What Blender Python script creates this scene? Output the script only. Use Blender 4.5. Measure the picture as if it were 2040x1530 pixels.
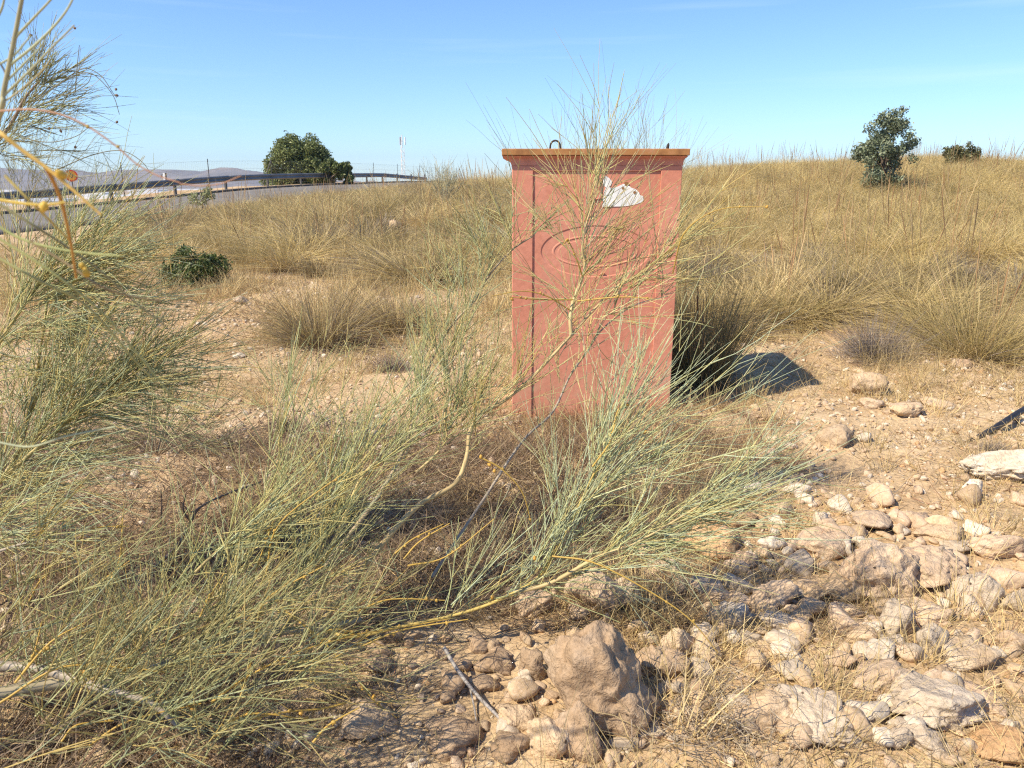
import bpy, math, random
import numpy as np
from mathutils import Vector, Matrix

random.seed(7)
RNG = np.random.default_rng(11)
for o in list(bpy.data.objects):
    bpy.data.objects.remove(o)
scene = bpy.context.scene
COL = scene.collection

# ------------------------------------------------------------------ camera
CAM_H = 1.45
PITCH = math.radians(14.8)
FPX = 1532.0
cd = bpy.data.cameras.new('camera')
cam = bpy.data.objects.new('camera', cd)
COL.objects.link(cam)
cam.location = (0, 0, CAM_H)
cam.rotation_euler = (math.pi / 2 - PITCH, 0, 0)
cd.sensor_width = 36
cd.lens = 36 * FPX / 2040
cd.clip_start = 0.05
cd.clip_end = 20000
cd.dof.use_dof = True
cd.dof.focus_distance = 4.2
cd.dof.aperture_fstop = 8
scene.camera = cam

# ------------------------------------------------------------------ sky, sun, exposure
SUN_TO = Vector((1.25, 0.75, -1.63)).normalized()
SUN_EL = math.asin(-SUN_TO.z)
SUN_AZ = math.atan2(-SUN_TO.x, -SUN_TO.y)
world = bpy.data.worlds.new('World')
scene.world = world
world.use_nodes = True
wn, wl = world.node_tree.nodes, world.node_tree.links
wn.clear()
wo = wn.new('ShaderNodeOutputWorld')
wb = wn.new('ShaderNodeBackground')
ws = wn.new('ShaderNodeTexSky')
ws.sky_type = 'NISHITA'
ws.sun_disc = False
ws.sun_elevation = SUN_EL
ws.sun_rotation = SUN_AZ
ws.air_density = 1.0
ws.dust_density = 0.05
ws.ozone_density = 3.0
ws.altitude = 100
wb.inputs['Strength'].default_value = 0.118
# thin cirrus, a real part of this sky
tc = wn.new('ShaderNodeTexCoord')
mp = wn.new('ShaderNodeMapping')
mp.inputs['Rotation'].default_value = (0, math.radians(3), 0)
mp.inputs['Scale'].default_value = (1.1, 0.9, 26.0)
nz = wn.new('ShaderNodeTexNoise')
nz.inputs['Scale'].default_value = 2.3
nz.inputs['Detail'].default_value = 5
nz.inputs['Roughness'].default_value = 0.5
cr = wn.new('ShaderNodeValToRGB')
cr.color_ramp.elements[0].position = 0.56
cr.color_ramp.elements[0].color = (0, 0, 0, 1)
cr.color_ramp.elements[1].position = 0.80
cr.color_ramp.elements[1].color = (0.10, 0.10, 0.10, 1)
mx = wn.new('ShaderNodeMix')
mx.data_type = 'RGBA'
mx.inputs['B'].default_value = (7.2, 7.9, 8.6, 1)
wl.new(tc.outputs['Generated'], mp.inputs['Vector'])
wl.new(mp.outputs[0], nz.inputs['Vector'])
wl.new(nz.outputs['Fac'], cr.inputs['Fac'])
wl.new(cr.outputs['Color'], mx.inputs['Factor'])
tint = wn.new('ShaderNodeMix')
tint.data_type = 'RGBA'
tint.blend_type = 'MULTIPLY'
tint.inputs['Factor'].default_value = 1.0
tint.inputs['B'].default_value = (0.70, 0.865, 1.11, 1)
wl.new(ws.outputs['Color'], tint.inputs['A'])
wl.new(tint.outputs['Result'], mx.inputs['A'])
wl.new(mx.outputs['Result'], wb.inputs['Color'])
wl.new(wb.outputs[0], wo.inputs['Surface'])

sd = bpy.data.lights.new('sun', 'SUN')
sd.energy = 5.0
sd.angle = math.radians(0.53)
sd.color = (1.0, 0.885, 0.70)
sun = bpy.data.objects.new('sun', sd)
COL.objects.link(sun)
sun.rotation_euler = SUN_TO.to_track_quat('-Z', 'Y').to_euler()
sun.location = (-8, -5, 12)

scene.view_settings.view_transform = 'Standard'
scene.view_settings.look = 'None'
scene.view_settings.exposure = 0.62
scene.view_settings.gamma = 1.0
scene.view_settings.use_curve_mapping = False
scene.render.engine = 'CYCLES'
cy = scene.cycles
cy.max_bounces = 5
cy.diffuse_bounces = 3
cy.glossy_bounces = 2
cy.transmission_bounces = 2
cy.volume_bounces = 0
cy.transparent_max_bounces = 6
cy.use_denoising = False
cy.sample_clamp_indirect = 6
cy.use_adaptive_sampling = False
cy.filter_width = 1.2

# ------------------------------------------------------------------ helpers: pixels of the photo to places in the world
SP, CP = math.sin(PITCH), math.cos(PITCH)
RIGHT = np.array([1.0, 0, 0])
UP = np.array([0, SP, CP])
FWD = np.array([0, CP, -SP])


def ray(px, py):
    x = (px - 1020) / FPX
    y = (765 - py) / FPX
    return np.array([x, CP + y * SP, -SP + y * CP])


def at(px, py, Y):
    d = ray(px, py)
    return np.array([0, 0, CAM_H]) + d * (Y / d[1])


def idir(deg, depth=0.0):
    a = math.radians(deg)
    v = RIGHT * math.cos(a) + UP * math.sin(a) + FWD * depth
    return v / np.linalg.norm(v)


def h01(i, j, k):
    n = (i.astype(np.int64) * 374761393 + j.astype(np.int64) * 668265263 + k.astype(np.int64) * 2147483647 % 1000003 * 7919)
    n = (n ^ (n >> 13)) * 1274126177
    n = n ^ (n >> 16)
    return (n & 0xFFFF) / 65535.0


def vnoise(x, y, z):
    x, y, z = np.broadcast_arrays(np.asarray(x, float), np.asarray(y, float), np.asarray(z, float))
    i, j, k = np.floor(x), np.floor(y), np.floor(z)
    fx, fy, fz = x - i, y - j, z - k
    fx, fy, fz = [f * f * f * (f * (f * 6 - 15) + 10) for f in (fx, fy, fz)]
    i, j, k = i.astype(np.int64), j.astype(np.int64), k.astype(np.int64)
    r = 0
    for a in (0, 1):
        for b in (0, 1):
            for c in (0, 1):
                w = (fx if a else 1 - fx) * (fy if b else 1 - fy) * (fz if c else 1 - fz)
                r = r + w * h01(i + a, j + b, k + c)
    return r * 2 - 1


def fbm(x, y, z, octv=4, gain=0.5):
    s, a = 0, 1.0
    for o in range(octv):
        s = s + a * vnoise(x * 2 ** o + 17.3 * o, y * 2 ** o - 9.1 * o, z * 2 ** o + 3.7 * o)
        a *= gain
    return s


def sstep(a, b, x):
    t = np.clip((x - a) / (b - a), 0, 1)
    return t * t * (3 - 2 * t)


# ------------------------------------------------------------------ terrain function
ROAD_KEYS = [(-40, -8, -0.9), (-30, 10, -0.55), (-24.3, 20, -0.2), (-19.6, 30, 0.25), (-16.9, 36, 0.62), (-14.6, 43, 1.0), (-12.9, 49, 1.17),
             (-11.2, 57, 1.27), (-8.2, 75, 1.38), (-1, 105, 1.2), (8, 140, 0.4)]


def catmull(keys, n):
    K = np.array(keys, float)
    K = np.vstack([2 * K[0] - K[1], K, 2 * K[-1] - K[-2]])
    out = []
    for s in range(1, len(K) - 2):
        p0, p1, p2, p3 = K[s - 1], K[s], K[s + 1], K[s + 2]
        t = np.linspace(0, 1, n, endpoint=False)[:, None]
        out.append(0.5 * (2 * p1 + (p2 - p0) * t + (2 * p0 - 5 * p1 + 4 * p2 - p3) * t ** 2 + (3 * p1 - p0 - 3 * p2 + p3) * t ** 3))
    out.append(K[-2][None])
    return np.vstack(out)


ROADC = catmull(ROAD_KEYS, 7)
_t = np.gradient(ROADC[:, :2], axis=0)
_t /= np.linalg.norm(_t, axis=1)[:, None]
ROADN = np.stack([_t[:, 1], -_t[:, 0]], 1)      # to the right of the road edge
ROAD_W = 7.0
PLAIN = -24.0


def road_uv(X, Y):
    sh = X.shape
    X, Y = X.ravel(), Y.ravel()
    best = np.full(X.shape, 1e18)
    u = np.zeros(X.shape)
    z = np.zeros(X.shape)
    for i in range(len(ROADC) - 1):
        a, b = ROADC[i], ROADC[i + 1]
        dx, dy = b[0] - a[0], b[1] - a[1]
        L2 = dx * dx + dy * dy
        t = np.clip(((X - a[0]) * dx + (Y - a[1]) * dy) / L2, 0, 1)
        qx, qy = X - (a[0] + dx * t), Y - (a[1] + dy * t)
        d2 = qx * qx + qy * qy
        m = d2 < best
        best = np.where(m, d2, best)
        sg = np.sign(qx * dy - qy * dx)
        u = np.where(m, sg * np.sqrt(d2), u)
        z = np.where(m, a[2] + (b[2] - a[2]) * t, z)
    return u.reshape(sh), z.reshape(sh)


def terrain(X, Y, fine=True):
    X = np.asarray(X, float)
    Y = np.asarray(Y, float)
    X, Y = np.broadcast_arrays(X, Y)
    C = np.interp(X, [-60, -25, -14, -8, -3, 0, 3, 7, 19, 40, 90], [0, 0, .12, .5, .95, 1.18, 1.36, 1.58, 2.15, 2.9, 3.0])
    t = np.clip((Y - 5.2) / 24.0, 0, 1)
    s = 0.55 * t + 0.45 * t * t * (3 - 2 * t)
    h = C * s
    h = h + 0.10 * sstep(1.0, 3.2, X) * sstep(3.0, 6.0, Y) * (1 - sstep(9, 14, Y))
    h = h + fbm(X * 0.22, Y * 0.22, 1.5, 3) * 0.10 * sstep(6, 16, Y)
    if fine:
        near = (1 - sstep(9, 16, np.hypot(X, Y)))
        h = h + near * (fbm(X * 1.1, Y * 1.1, 4.2, 4) * 0.035 + fbm(X * 7, Y * 7, 8.8, 3, 0.6) * 0.010)
    far = sstep(75, 150, Y)
    h = h * (1 - far) + (PLAIN + 4) * far
    u, zr = road_uv(X, Y)
    k = sstep(ROAD_W + 0.4, ROAD_W + 5.0, u)
    inside = zr - 0.14
    h = np.where(u > -2.2, inside * (1 - k) + h * k, h)
    verge = zr - 0.02 + 0.05 * fbm(X * 0.9, Y * 0.9, 2.2, 3)
    kv = sstep(-0.35, -0.05, -np.abs(u + 0.0)) * 0
    h = np.where((u <= -0.05) & (u > -3.2), verge, h)
    drop = verge - np.clip(-u - 3.2, 0, None) * 0.45
    h = np.where(u <= -3.2, np.maximum(drop, PLAIN + 0.0), h)
    h = np.maximum(h, PLAIN)
    return h


def tz(x, y):
    return float(terrain(np.array([x]), np.array([y]))[0])


def hits(pix):
    """where rays through photo pixels meet the ground (vectorised march)"""
    D = np.array([ray(*p) for p in pix])
    D = D / D[:, 1:2]
    ys = np.concatenate([np.linspace(0.6, 12, 230), np.linspace(12.1, 70, 300)])
    Xs = D[:, 0:1] * ys[None]
    Zs = CAM_H + D[:, 2:3] * ys[None]
    H = terrain(Xs, np.broadcast_to(ys[None], Xs.shape), fine=False)
    below = Zs <= H
    out = []
    for r in range(len(pix)):
        k = np.argmax(below[r]) if below[r].any() else len(ys) - 1
        y = ys[k]
        x = D[r, 0] * y
        out.append((x, y, tz(x, y)))
    return out


def hit(px, py):
    return hits([(px, py)])[0]


# ------------------------------------------------------------------ mesh helpers
def mesh_np(name, V, F, cols=None, mat=None, smooth=False):
    """V (n,3), F (m,3|4) or a list of such arrays"""
    me = bpy.data.meshes.new(name)
    V = np.ascontiguousarray(V, np.float32)
    Fs = F if isinstance(F, list) else [F]
    me.vertices.add(len(V))
    me.vertices.foreach_set('co', V.ravel())
    loops = np.concatenate([f.ravel() for f in Fs]).astype(np.int32)
    sizes = np.concatenate([np.full(len(f), f.shape[1]) for f in Fs]).astype(np.int32)
    starts = np.concatenate([[0], np.cumsum(sizes)[:-1]]).astype(np.int32)
    me.loops.add(len(loops))
    me.loops.foreach_set('vertex_index', loops)
    me.polygons.add(len(sizes))
    me.polygons.foreach_set('loop_start', starts)
    me.polygons.foreach_set('loop_total', sizes)
    if smooth:
        me.polygons.foreach_set('use_smooth', np.ones(len(sizes), bool))
    me.update(calc_edges=True)
    if cols is not None:
        a = me.color_attributes.new('Col', 'FLOAT_COLOR', 'POINT')
        c = np.ones((len(V), 4), np.float32)
        c[:, :3] = cols
        a.data.foreach_set('color', c.ravel())
    if mat:
        me.materials.append(mat)
    me.validate()
    return me


def link(name, me, parent=None, loc=None):
    o = bpy.data.objects.new(name, me)
    COL.objects.link(o)
    if parent is not None:
        o.parent = parent
    if loc is not None:
        o.location = loc
    return o


def tag(o, label=None, cat=None, group=None, kind=None):
    if label:
        o['label'] = label
    if cat:
        o['category'] = cat
    if group:
        o['group'] = group
    if kind:
        o['kind'] = kind
    return o


def empty(name, loc, label, cat, group=None, rz=0.0):
    o = bpy.data.objects.new(name, None)
    o.empty_display_size = 0.1
    COL.objects.link(o)
    o.location = loc
    o.rotation_euler = (0, 0, rz)
    return tag(o, label, cat, group)


def tubes(P, R, C, sides=3):
    """P (N,K,3) centre lines, R (N,K) radii, C (N,3)|(N,K,3) colours"""
    P = np.asarray(P, float)
    R = np.asarray(R, float)
    N, K, _ = P.shape
    C = np.asarray(C, float)
    if C.ndim == 2:
        C = np.repeat(C[:, None], K, 1)
    T = np.gradient(P, axis=1)
    T /= np.linalg.norm(T, axis=2, keepdims=True) + 1e-9
    ref = RNG.normal(size=(N, 1, 3))
    ref = np.broadcast_to(ref, T.shape)
    A = np.cross(T, ref)
    A /= np.linalg.norm(A, axis=2, keepdims=True) + 1e-9
    B = np.cross(T, A)
    ang = np.arange(sides) * 2 * math.pi / sides
    ring = P[:, :, None] + R[:, :, None, None] * (A[:, :, None] * np.cos(ang)[:, None] + B[:, :, None] * np.sin(ang)[:, None])
    V = ring.reshape(-1, 3)
    idx = np.arange(N * K * sides).reshape(N, K, sides)
    n = np.roll(idx, -1, 2)
    F = np.stack([idx[:, :-1], n[:, :-1], n[:, 1:], idx[:, 1:]], -1).reshape(-1, 4)
    return V, F, np.repeat(C[:, :, None], sides, 2).reshape(-1, 3)


def ribbons(P, W, C):
    P = np.asarray(P, float)
    N, K, _ = P.shape
    C = np.asarray(C, float)
    if C.ndim == 2:
        C = np.repeat(C[:, None], K, 1)
    T = np.gradient(P, axis=1)
    S = np.cross(T, np.broadcast_to(RNG.normal(size=(N, 1, 3)), T.shape))
    S /= np.linalg.norm(S, axis=2, keepdims=True) + 1e-9
    V = np.stack([P - S * W[..., None], P + S * W[..., None]], 2).reshape(-1, 3)
    idx = np.arange(N * K * 2).reshape(N, K, 2)
    F = np.stack([idx[:, :-1, 0], idx[:, :-1, 1], idx[:, 1:, 1], idx[:, 1:, 0]], -1).reshape(-1, 4)
    return V, F, np.repeat(C[:, :, None], 2, 2).reshape(-1, 3)


def join(parts):
    Vs, Fs, Cs, off = [], [], [], 0
    for V, F, C in parts:
        Vs.append(V)
        Fs.append(F + off)
        Cs.append(C)
        off += len(V)
    f4 = [f for f in Fs if f.shape[1] == 4]
    f3 = [f for f in Fs if f.shape[1] == 3]
    F = ([np.vstack(f4)] if f4 else []) + ([np.vstack(f3)] if f3 else [])
    return np.vstack(Vs), F, np.vstack(Cs)


class MB:
    """boxes, prisms, tubes and lathes collected into one mesh"""
    def __init__(s):
        s.v, s.f = [], []

    def add(s, V, F):
        o = len(s.v)
        s.v += [tuple(map(float, p)) for p in V]
        s.f += [tuple(i + o for i in f) for f in F]

    def box(s, x0, x1, y0, y1, z0, z1):
        V = [(x, y, z) for z in (z0, z1) for y in (y0, y1) for x in (x0, x1)]
        s.add(V, [(0, 2, 3, 1), (4, 5, 7, 6), (0, 1, 5, 4), (2, 6, 7, 3), (0, 4, 6, 2), (1, 3, 7, 5)])

    def tube(s, P, R, n=8, caps=True):
        P = [np.array(p, float) for p in P]
        if not hasattr(R, '__len__'):
            R = [R] * len(P)
        V, F = [], []
        ref = None
        for i, p in enumerate(P):
            t = P[min(i + 1, len(P) - 1)] - P[max(i - 1, 0)]
            t = t / (np.linalg.norm(t) + 1e-12)
            if ref is None:
                ref = np.array([0, 0, 1.0]) if abs(t[2]) < 0.9 else np.array([1.0, 0, 0])
            a = np.cross(t, ref)
            a /= np.linalg.norm(a) + 1e-12
            b = np.cross(t, a)
            ref = np.cross(a, t)
            for k in range(n):
                w = 2 * math.pi * k / n
                V.append(p + R[i] * (a * math.cos(w) + b * math.sin(w)))
        for i in range(len(P) - 1):
            for k in range(n):
                F.append((i * n + k, i * n + (k + 1) % n, (i + 1) * n + (k + 1) % n, (i + 1) * n + k))
        if caps:
            F.append(tuple(range(n - 1, -1, -1)))
            F.append(tuple((len(P) - 1) * n + k for k in range(n)))
        s.add(V, F)

    def build(s, name, mat, parent=None, smooth=False, bevel=0, label=None):
        me = bpy.data.meshes.new(name)
        me.from_pydata(s.v, [], s.f)
        if smooth:
            me.polygons.foreach_set('use_smooth', [True] * len(me.polygons))
        me.materials.append(mat)
        me.update()
        o = link(name, me, parent)
        if bevel:
            b = o.modifiers.new('bevel', 'BEVEL')
            b.width = bevel
            b.segments = 2
            b.limit_method = 'ANGLE'
        if label:
            o['label'] = label
        return o


# ------------------------------------------------------------------ materials
def new_mat(name):
    m = bpy.data.materials.new(name)
    m.use_nodes = True
    nt = m.node_tree
    nt.nodes.clear()
    out = nt.nodes.new('ShaderNodeOutputMaterial')
    b = nt.nodes.new('ShaderNodeBsdfPrincipled')
    nt.links.new(b.outputs[0], out.inputs['Surface'])
    return m, nt, b, out


def N(nt, typ, **kw):
    n = nt.nodes.new(typ)
    for k, v in kw.items():
        if k in n.inputs:
            n.inputs[k].default_value = v
        else:
            setattr(n, k, v)
    return n


def ramp(nt, src, stops):
    r = nt.nodes.new('ShaderNodeValToRGB')
    e = r.color_ramp.elements
    while len(e) < len(stops):
        e.new(0.5)
    for q, (p, c) in zip(e, stops):
        q.position = p
        q.color = tuple(c) + (1,)
    nt.links.new(src, r.inputs['Fac'])
    return r.outputs['Color']


def noise(nt, vec, scale, detail=4, rough=0.55, dist=0.0):
    n = N(nt, 'ShaderNodeTexNoise', Scale=scale, Detail=detail, Roughness=rough, Distortion=dist)
    nt.links.new(vec, n.inputs['Vector'])
    return n.outputs['Fac']


def mixc(nt, fac, a, b, mode='MIX'):
    m = nt.nodes.new('ShaderNodeMix')
    m.data_type = 'RGBA'
    m.blend_type = mode
    for k, v in (('Factor', fac), ('A', a), ('B', b)):
        if isinstance(v, (int, float)):
            m.inputs[k].default_value = v
        elif isinstance(v, tuple):
            m.inputs[k].default_value = tuple(v) + (1,)
        else:
            nt.links.new(v, m.inputs[k])
    return m.outputs['Result']


def bump(nt, b, height, strength=0.4, dist=0.02, prev=None):
    n = N(nt, 'ShaderNodeBump', Strength=strength, Distance=dist)
    nt.links.new(height, n.inputs['Height'])
    if prev is not None:
        nt.links.new(prev, n.inputs['Normal'])
    nt.links.new(n.outputs[0], b.inputs['Normal'])
    return n.outputs[0]


def geo_pos(nt):
    return nt.nodes.new('ShaderNodeNewGeometry').outputs['Position']


def obj_pos(nt):
    return nt.nodes.new('ShaderNodeTexCoord').outputs['Object']


def simple(name, col, rough=0.6, metal=0.0, var=0.25, scale=8, bmp=0.15, bdist=0.01):
    m, nt, b, _ = new_mat(name)
    p = obj_pos(nt)
    f = noise(nt, p, scale, 5)
    lo = tuple(c * (1 - var) for c in col)
    hi = tuple(min(1, c * (1 + var)) for c in col)
    nt.links.new(ramp(nt, f, [(0.3, lo), (0.7, hi)]), b.inputs['Base Color'])
    b.inputs['Roughness'].default_value = rough
    b.inputs['Metallic'].default_value = metal
    if bmp:
        bump(nt, b, noise(nt, p, scale * 6, 4), bmp, bdist)
    return m


def plant_mat(name, transl=0.25, rough=0.65, vary=0.35):
    m, nt, b, out = new_mat(name)
    a = N(nt, 'ShaderNodeAttribute', attribute_name='Col')
    oi = nt.nodes.new('ShaderNodeObjectInfo')
    mr = N(nt, 'ShaderNodeMapRange')
    mr.inputs['To Min'].default_value = 1 - vary
    mr.inputs['To Max'].default_value = 1 + vary * 0.7
    nt.links.new(oi.outputs['Random'], mr.inputs['Value'])
    sc = N(nt, 'ShaderNodeVectorMath', operation='SCALE')
    nt.links.new(a.outputs['Color'], sc.inputs[0])
    nt.links.new(mr.outputs[0], sc.inputs['Scale'])
    nt.links.new(sc.outputs[0], b.inputs['Base Color'])
    b.inputs['Roughness'].default_value = rough
    b.inputs['Specular IOR Level'].default_value = 0.3
    if transl:
        t = nt.nodes.new('ShaderNodeBsdfTranslucent')
        nt.links.new(sc.outputs[0], t.inputs['Color'])
        mxs = nt.nodes.new('ShaderNodeMixShader')
        mxs.inputs[0].default_value = transl
        nt.links.new(b.outputs[0], mxs.inputs[1])
        nt.links.new(t.outputs[0], mxs.inputs[2])
        nt.links.new(mxs.outputs[0], out.inputs['Surface'])
    return m


M_GRASS = plant_mat('dry grass blades')
M_TWIG = plant_mat('broom twigs', 0.0, 0.5, 0.08)
M_LEAF = plant_mat('leaves', 0.2, 0.5, 0.1)


def soil_mat():
    m, nt, b, _ = new_mat('stony soil')
    p = geo_pos(nt)
    big = noise(nt, p, 0.35, 4)
    mid = noise(nt, p, 3.0, 6, 0.6)
    fin = noise(nt, p, 38, 5, 0.65)
    c1 = ramp(nt, mid, [(0.28, (0.36, 0.25, 0.145)), (0.5, (0.49, 0.36, 0.215)), (0.72, (0.59, 0.46, 0.30))])
    c2 = ramp(nt, fin, [(0.25, (0.45, 0.42, 0.38)), (0.5, (1, 1, 1)), (0.8, (1.25, 1.2, 1.1))])
    c = mixc(nt, 1.0, c1, c2, 'MULTIPLY')
    red = ramp(nt, big, [(0.45, (1, 1, 1)), (0.62, (0.92, 0.84, 0.76))])
    c = mixc(nt, 1.0, c, red, 'MULTIPLY')
    v = N(nt, 'ShaderNodeTexVoronoi', Scale=26.0)
    nt.links.new(p, v.inputs['Vector'])
    st = ramp(nt, v.outputs['Distance'], [(0.12, (1, 1, 1)), (0.3, (0, 0, 0))])
    cstone = ramp(nt, v.outputs['Color'], [(0.2, (0.42, 0.31, 0.2)), (0.9, (0.56, 0.45, 0.32))])
    msk = N(nt, 'ShaderNodeMath', operation='GREATER_THAN')
    nt.links.new(v.outputs['Color'], msk.inputs[0])
    msk.inputs[1].default_value = 0.55
    mm = N(nt, 'ShaderNodeMath', operation='MULTIPLY')
    nt.links.new(msk.outputs[0], mm.inputs[0])
    nt.links.new(st, mm.inputs[1])
    c = mixc(nt, mm.outputs[0], c, cstone)
    nt.links.new(c, b.inputs['Base Color'])
    b.inputs['Roughness'].default_value = 0.95
    b.inputs['Specular IOR Level'].default_value = 0.1
    n1 = bump(nt, b, mid, 0.5, 0.06)
    n2 = bump(nt, b, fin, 0.7, 0.015, n1)
    bump(nt, b, mm.outputs[0], 0.6, 0.02, n2)
    return m


def rock_mat(name, c0, c1, c2, grey=0.35, bs=1.0):
    m, nt, b, _ = new_mat(name)
    p = obj_pos(nt)
    oi = nt.nodes.new('ShaderNodeObjectInfo')
    ad = N(nt, 'ShaderNodeVectorMath', operation='ADD')
    nt.links.new(p, ad.inputs[0])
    sc = N(nt, 'ShaderNodeVectorMath', operation='SCALE')
    cx = N(nt, 'ShaderNodeCombineXYZ', X=31.0, Y=17.0, Z=53.0)
    nt.links.new(cx.outputs[0], sc.inputs[0])
    nt.links.new(oi.outputs['Random'], sc.inputs['Scale'])
    nt.links.new(sc.outputs[0], ad.inputs[1])
    q = ad.outputs[0]
    a = noise(nt, q, 5, 6, 0.6, 0.3)
    f = noise(nt, q, 60, 5, 0.7)
    g = noise(nt, q, 9, 4, 0.6)
    c = ramp(nt, a, [(0.25, c0), (0.5, c1), (0.75, c2)])
    gm = ramp(nt, g, [(0.5, (0, 0, 0)), (0.68, (grey, grey, grey))])
    c = mixc(nt, gm, c, (0.52, 0.44, 0.35))
    c = mixc(nt, 1.0, c, ramp(nt, f, [(0.3, (0.72, 0.70, 0.67)), (0.55, (1, 1, 1)), (0.8, (1.12, 1.1, 1.06))]), 'MULTIPLY')
    v = N(nt, 'ShaderNodeTexVoronoi', Scale=22.0)
    nt.links.new(q, v.inputs['Vector'])
    spot = ramp(nt, v.outputs['Distance'], [(0.07, (1, 1, 1)), (0.13, (0, 0, 0))])
    sel = N(nt, 'ShaderNodeMath', operation='GREATER_THAN')
    nt.links.new(v.outputs['Color'], sel.inputs[0])
    sel.inputs[1].default_value = 0.66
    mm = N(nt, 'ShaderNodeMath', operation='MULTIPLY')
    nt.links.new(sel.outputs[0], mm.inputs[0])
    nt.links.new(spot, mm.inputs[1])
    c = mixc(nt, mm.outputs[0], c, (0.10, 0.07, 0.05))
    vr = N(nt, 'ShaderNodeMapRange')
    vr.inputs['To Min'].default_value = 0.82
    vr.inputs['To Max'].default_value = 1.12
    nt.links.new(oi.outputs['Random'], vr.inputs['Value'])
    s2 = N(nt, 'ShaderNodeVectorMath', operation='SCALE')
    nt.links.new(c, s2.inputs[0])
    nt.links.new(vr.outputs[0], s2.inputs['Scale'])
    nt.links.new(s2.outputs[0], b.inputs['Base Color'])
    b.inputs['Roughness'].default_value = 0.92
    b.inputs['Specular IOR Level'].default_value = 0.15
    vc = N(nt, 'ShaderNodeTexVoronoi', Scale=3.2, feature='DISTANCE_TO_EDGE')
    nt.links.new(q, vc.inputs['Vector'])
    crack = ramp(nt, vc.outputs['Distance'], [(0.0, (0, 0, 0)), (0.03, (1, 1, 1))])
    n0 = bump(nt, b, crack, 0.12, 0.01 * bs)
    pit = noise(nt, q, 24, 5, 0.65, 0.4)
    n01 = bump(nt, b, pit, 0.75, 0.022 * bs, n0)
    n1 = bump(nt, b, a, 0.6, 0.05 * bs, n01)
    n2 = bump(nt, b, f, 0.55, 0.006 * bs, n1)
    inv = N(nt, 'ShaderNodeMath', operation='SUBTRACT')
    inv.inputs[0].default_value = 1
    nt.links.new(mm.outputs[0], inv.inputs[1])
    bump(nt, b, inv.outputs[0], 0.5, 0.01 * bs, n2)
    return m


M_SOIL = soil_mat()
ROCKC = {
    'tan': ((0.42, 0.285, 0.16), (0.55, 0.40, 0.25), (0.64, 0.50, 0.345)),
    'pink': ((0.44, 0.295, 0.185), (0.57, 0.42, 0.28), (0.67, 0.53, 0.38)),
    'grey': ((0.40, 0.31, 0.215), (0.53, 0.43, 0.315), (0.64, 0.54, 0.42), 0.6),
    'brown': ((0.30, 0.20, 0.12), (0.42, 0.295, 0.185), (0.52, 0.385, 0.26), 0.25),
    'pale': ((0.55, 0.44, 0.32), (0.66, 0.56, 0.43), (0.74, 0.67, 0.55), 0.15),
    'white': ((0.58, 0.42, 0.26), (0.70, 0.58, 0.43), (0.80, 0.75, 0.66), 0.05),
    'orange': ((0.46, 0.26, 0.12), (0.56, 0.35, 0.18), (0.62, 0.44, 0.27), 0.1),
}
M_ROCK = {k: rock_mat(k + ' limestone', *v) for k, v in ROCKC.items()}
M_STONE = {k: rock_mat(k + ' small stone', *(v + (0.35,) if len(v) == 3 else v), bs=0.07) for k, v in ROCKC.items()}


# ================================================================== LARGE STRUCTURE
def axis(lo, hi, f0, f1, step, grow):
    c = list(np.arange(f0, f1 + 1e-6, step))
    s, x, up = step, f1, []
    while x < hi:
        s *= grow
        x += s
        up.append(x)
    s, x, dn = step, f0, []
    while x > lo:
        s *= grow
        x -= s
        dn.append(x)
    return np.array(dn[::-1] + c + up)


def build_ground():
    xs = axis(-5200, 5200, -4.0, 4.5, 0.06, 1.05)
    ys = axis(-300, 6200, 1.2, 8.5, 0.06, 1.05)
    X, Y = np.meshgrid(xs, ys)
    Z = terrain(X, Y)
    V = np.stack([X, Y, Z], -1).reshape(-1, 3)
    n = len(xs)
    i = np.arange(len(ys) - 1)[:, None] * n + np.arange(n - 1)[None]
    F = np.stack([i, i + 1, i + n + 1, i + n], -1).reshape(-1, 4)
    o = link('ground', mesh_np('ground', V, F, None, M_SOIL, True))
    tag(o, 'dry stony tan soil rising to a grassy slope', kind='structure')


def asphalt():
    m, nt, b, _ = new_mat('worn asphalt')
    p = geo_pos(nt)
    a = noise(nt, p, 1.2, 5)
    f = noise(nt, p, 60, 4, 0.7)
    c = ramp(nt, a, [(0.3, (0.135, 0.122, 0.108)), (0.7, (0.20, 0.182, 0.16))])
    c = mixc(nt, 1.0, c, ramp(nt, f, [(0.3, (0.75, 0.75, 0.75)), (0.7, (1.15, 1.15, 1.15))]), 'MULTIPLY')
    nt.links.new(c, b.inputs['Base Color'])
    b.inputs['Roughness'].default_value = 0.85
    bump(nt, b, f, 0.4, 0.01)
    return m


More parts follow.
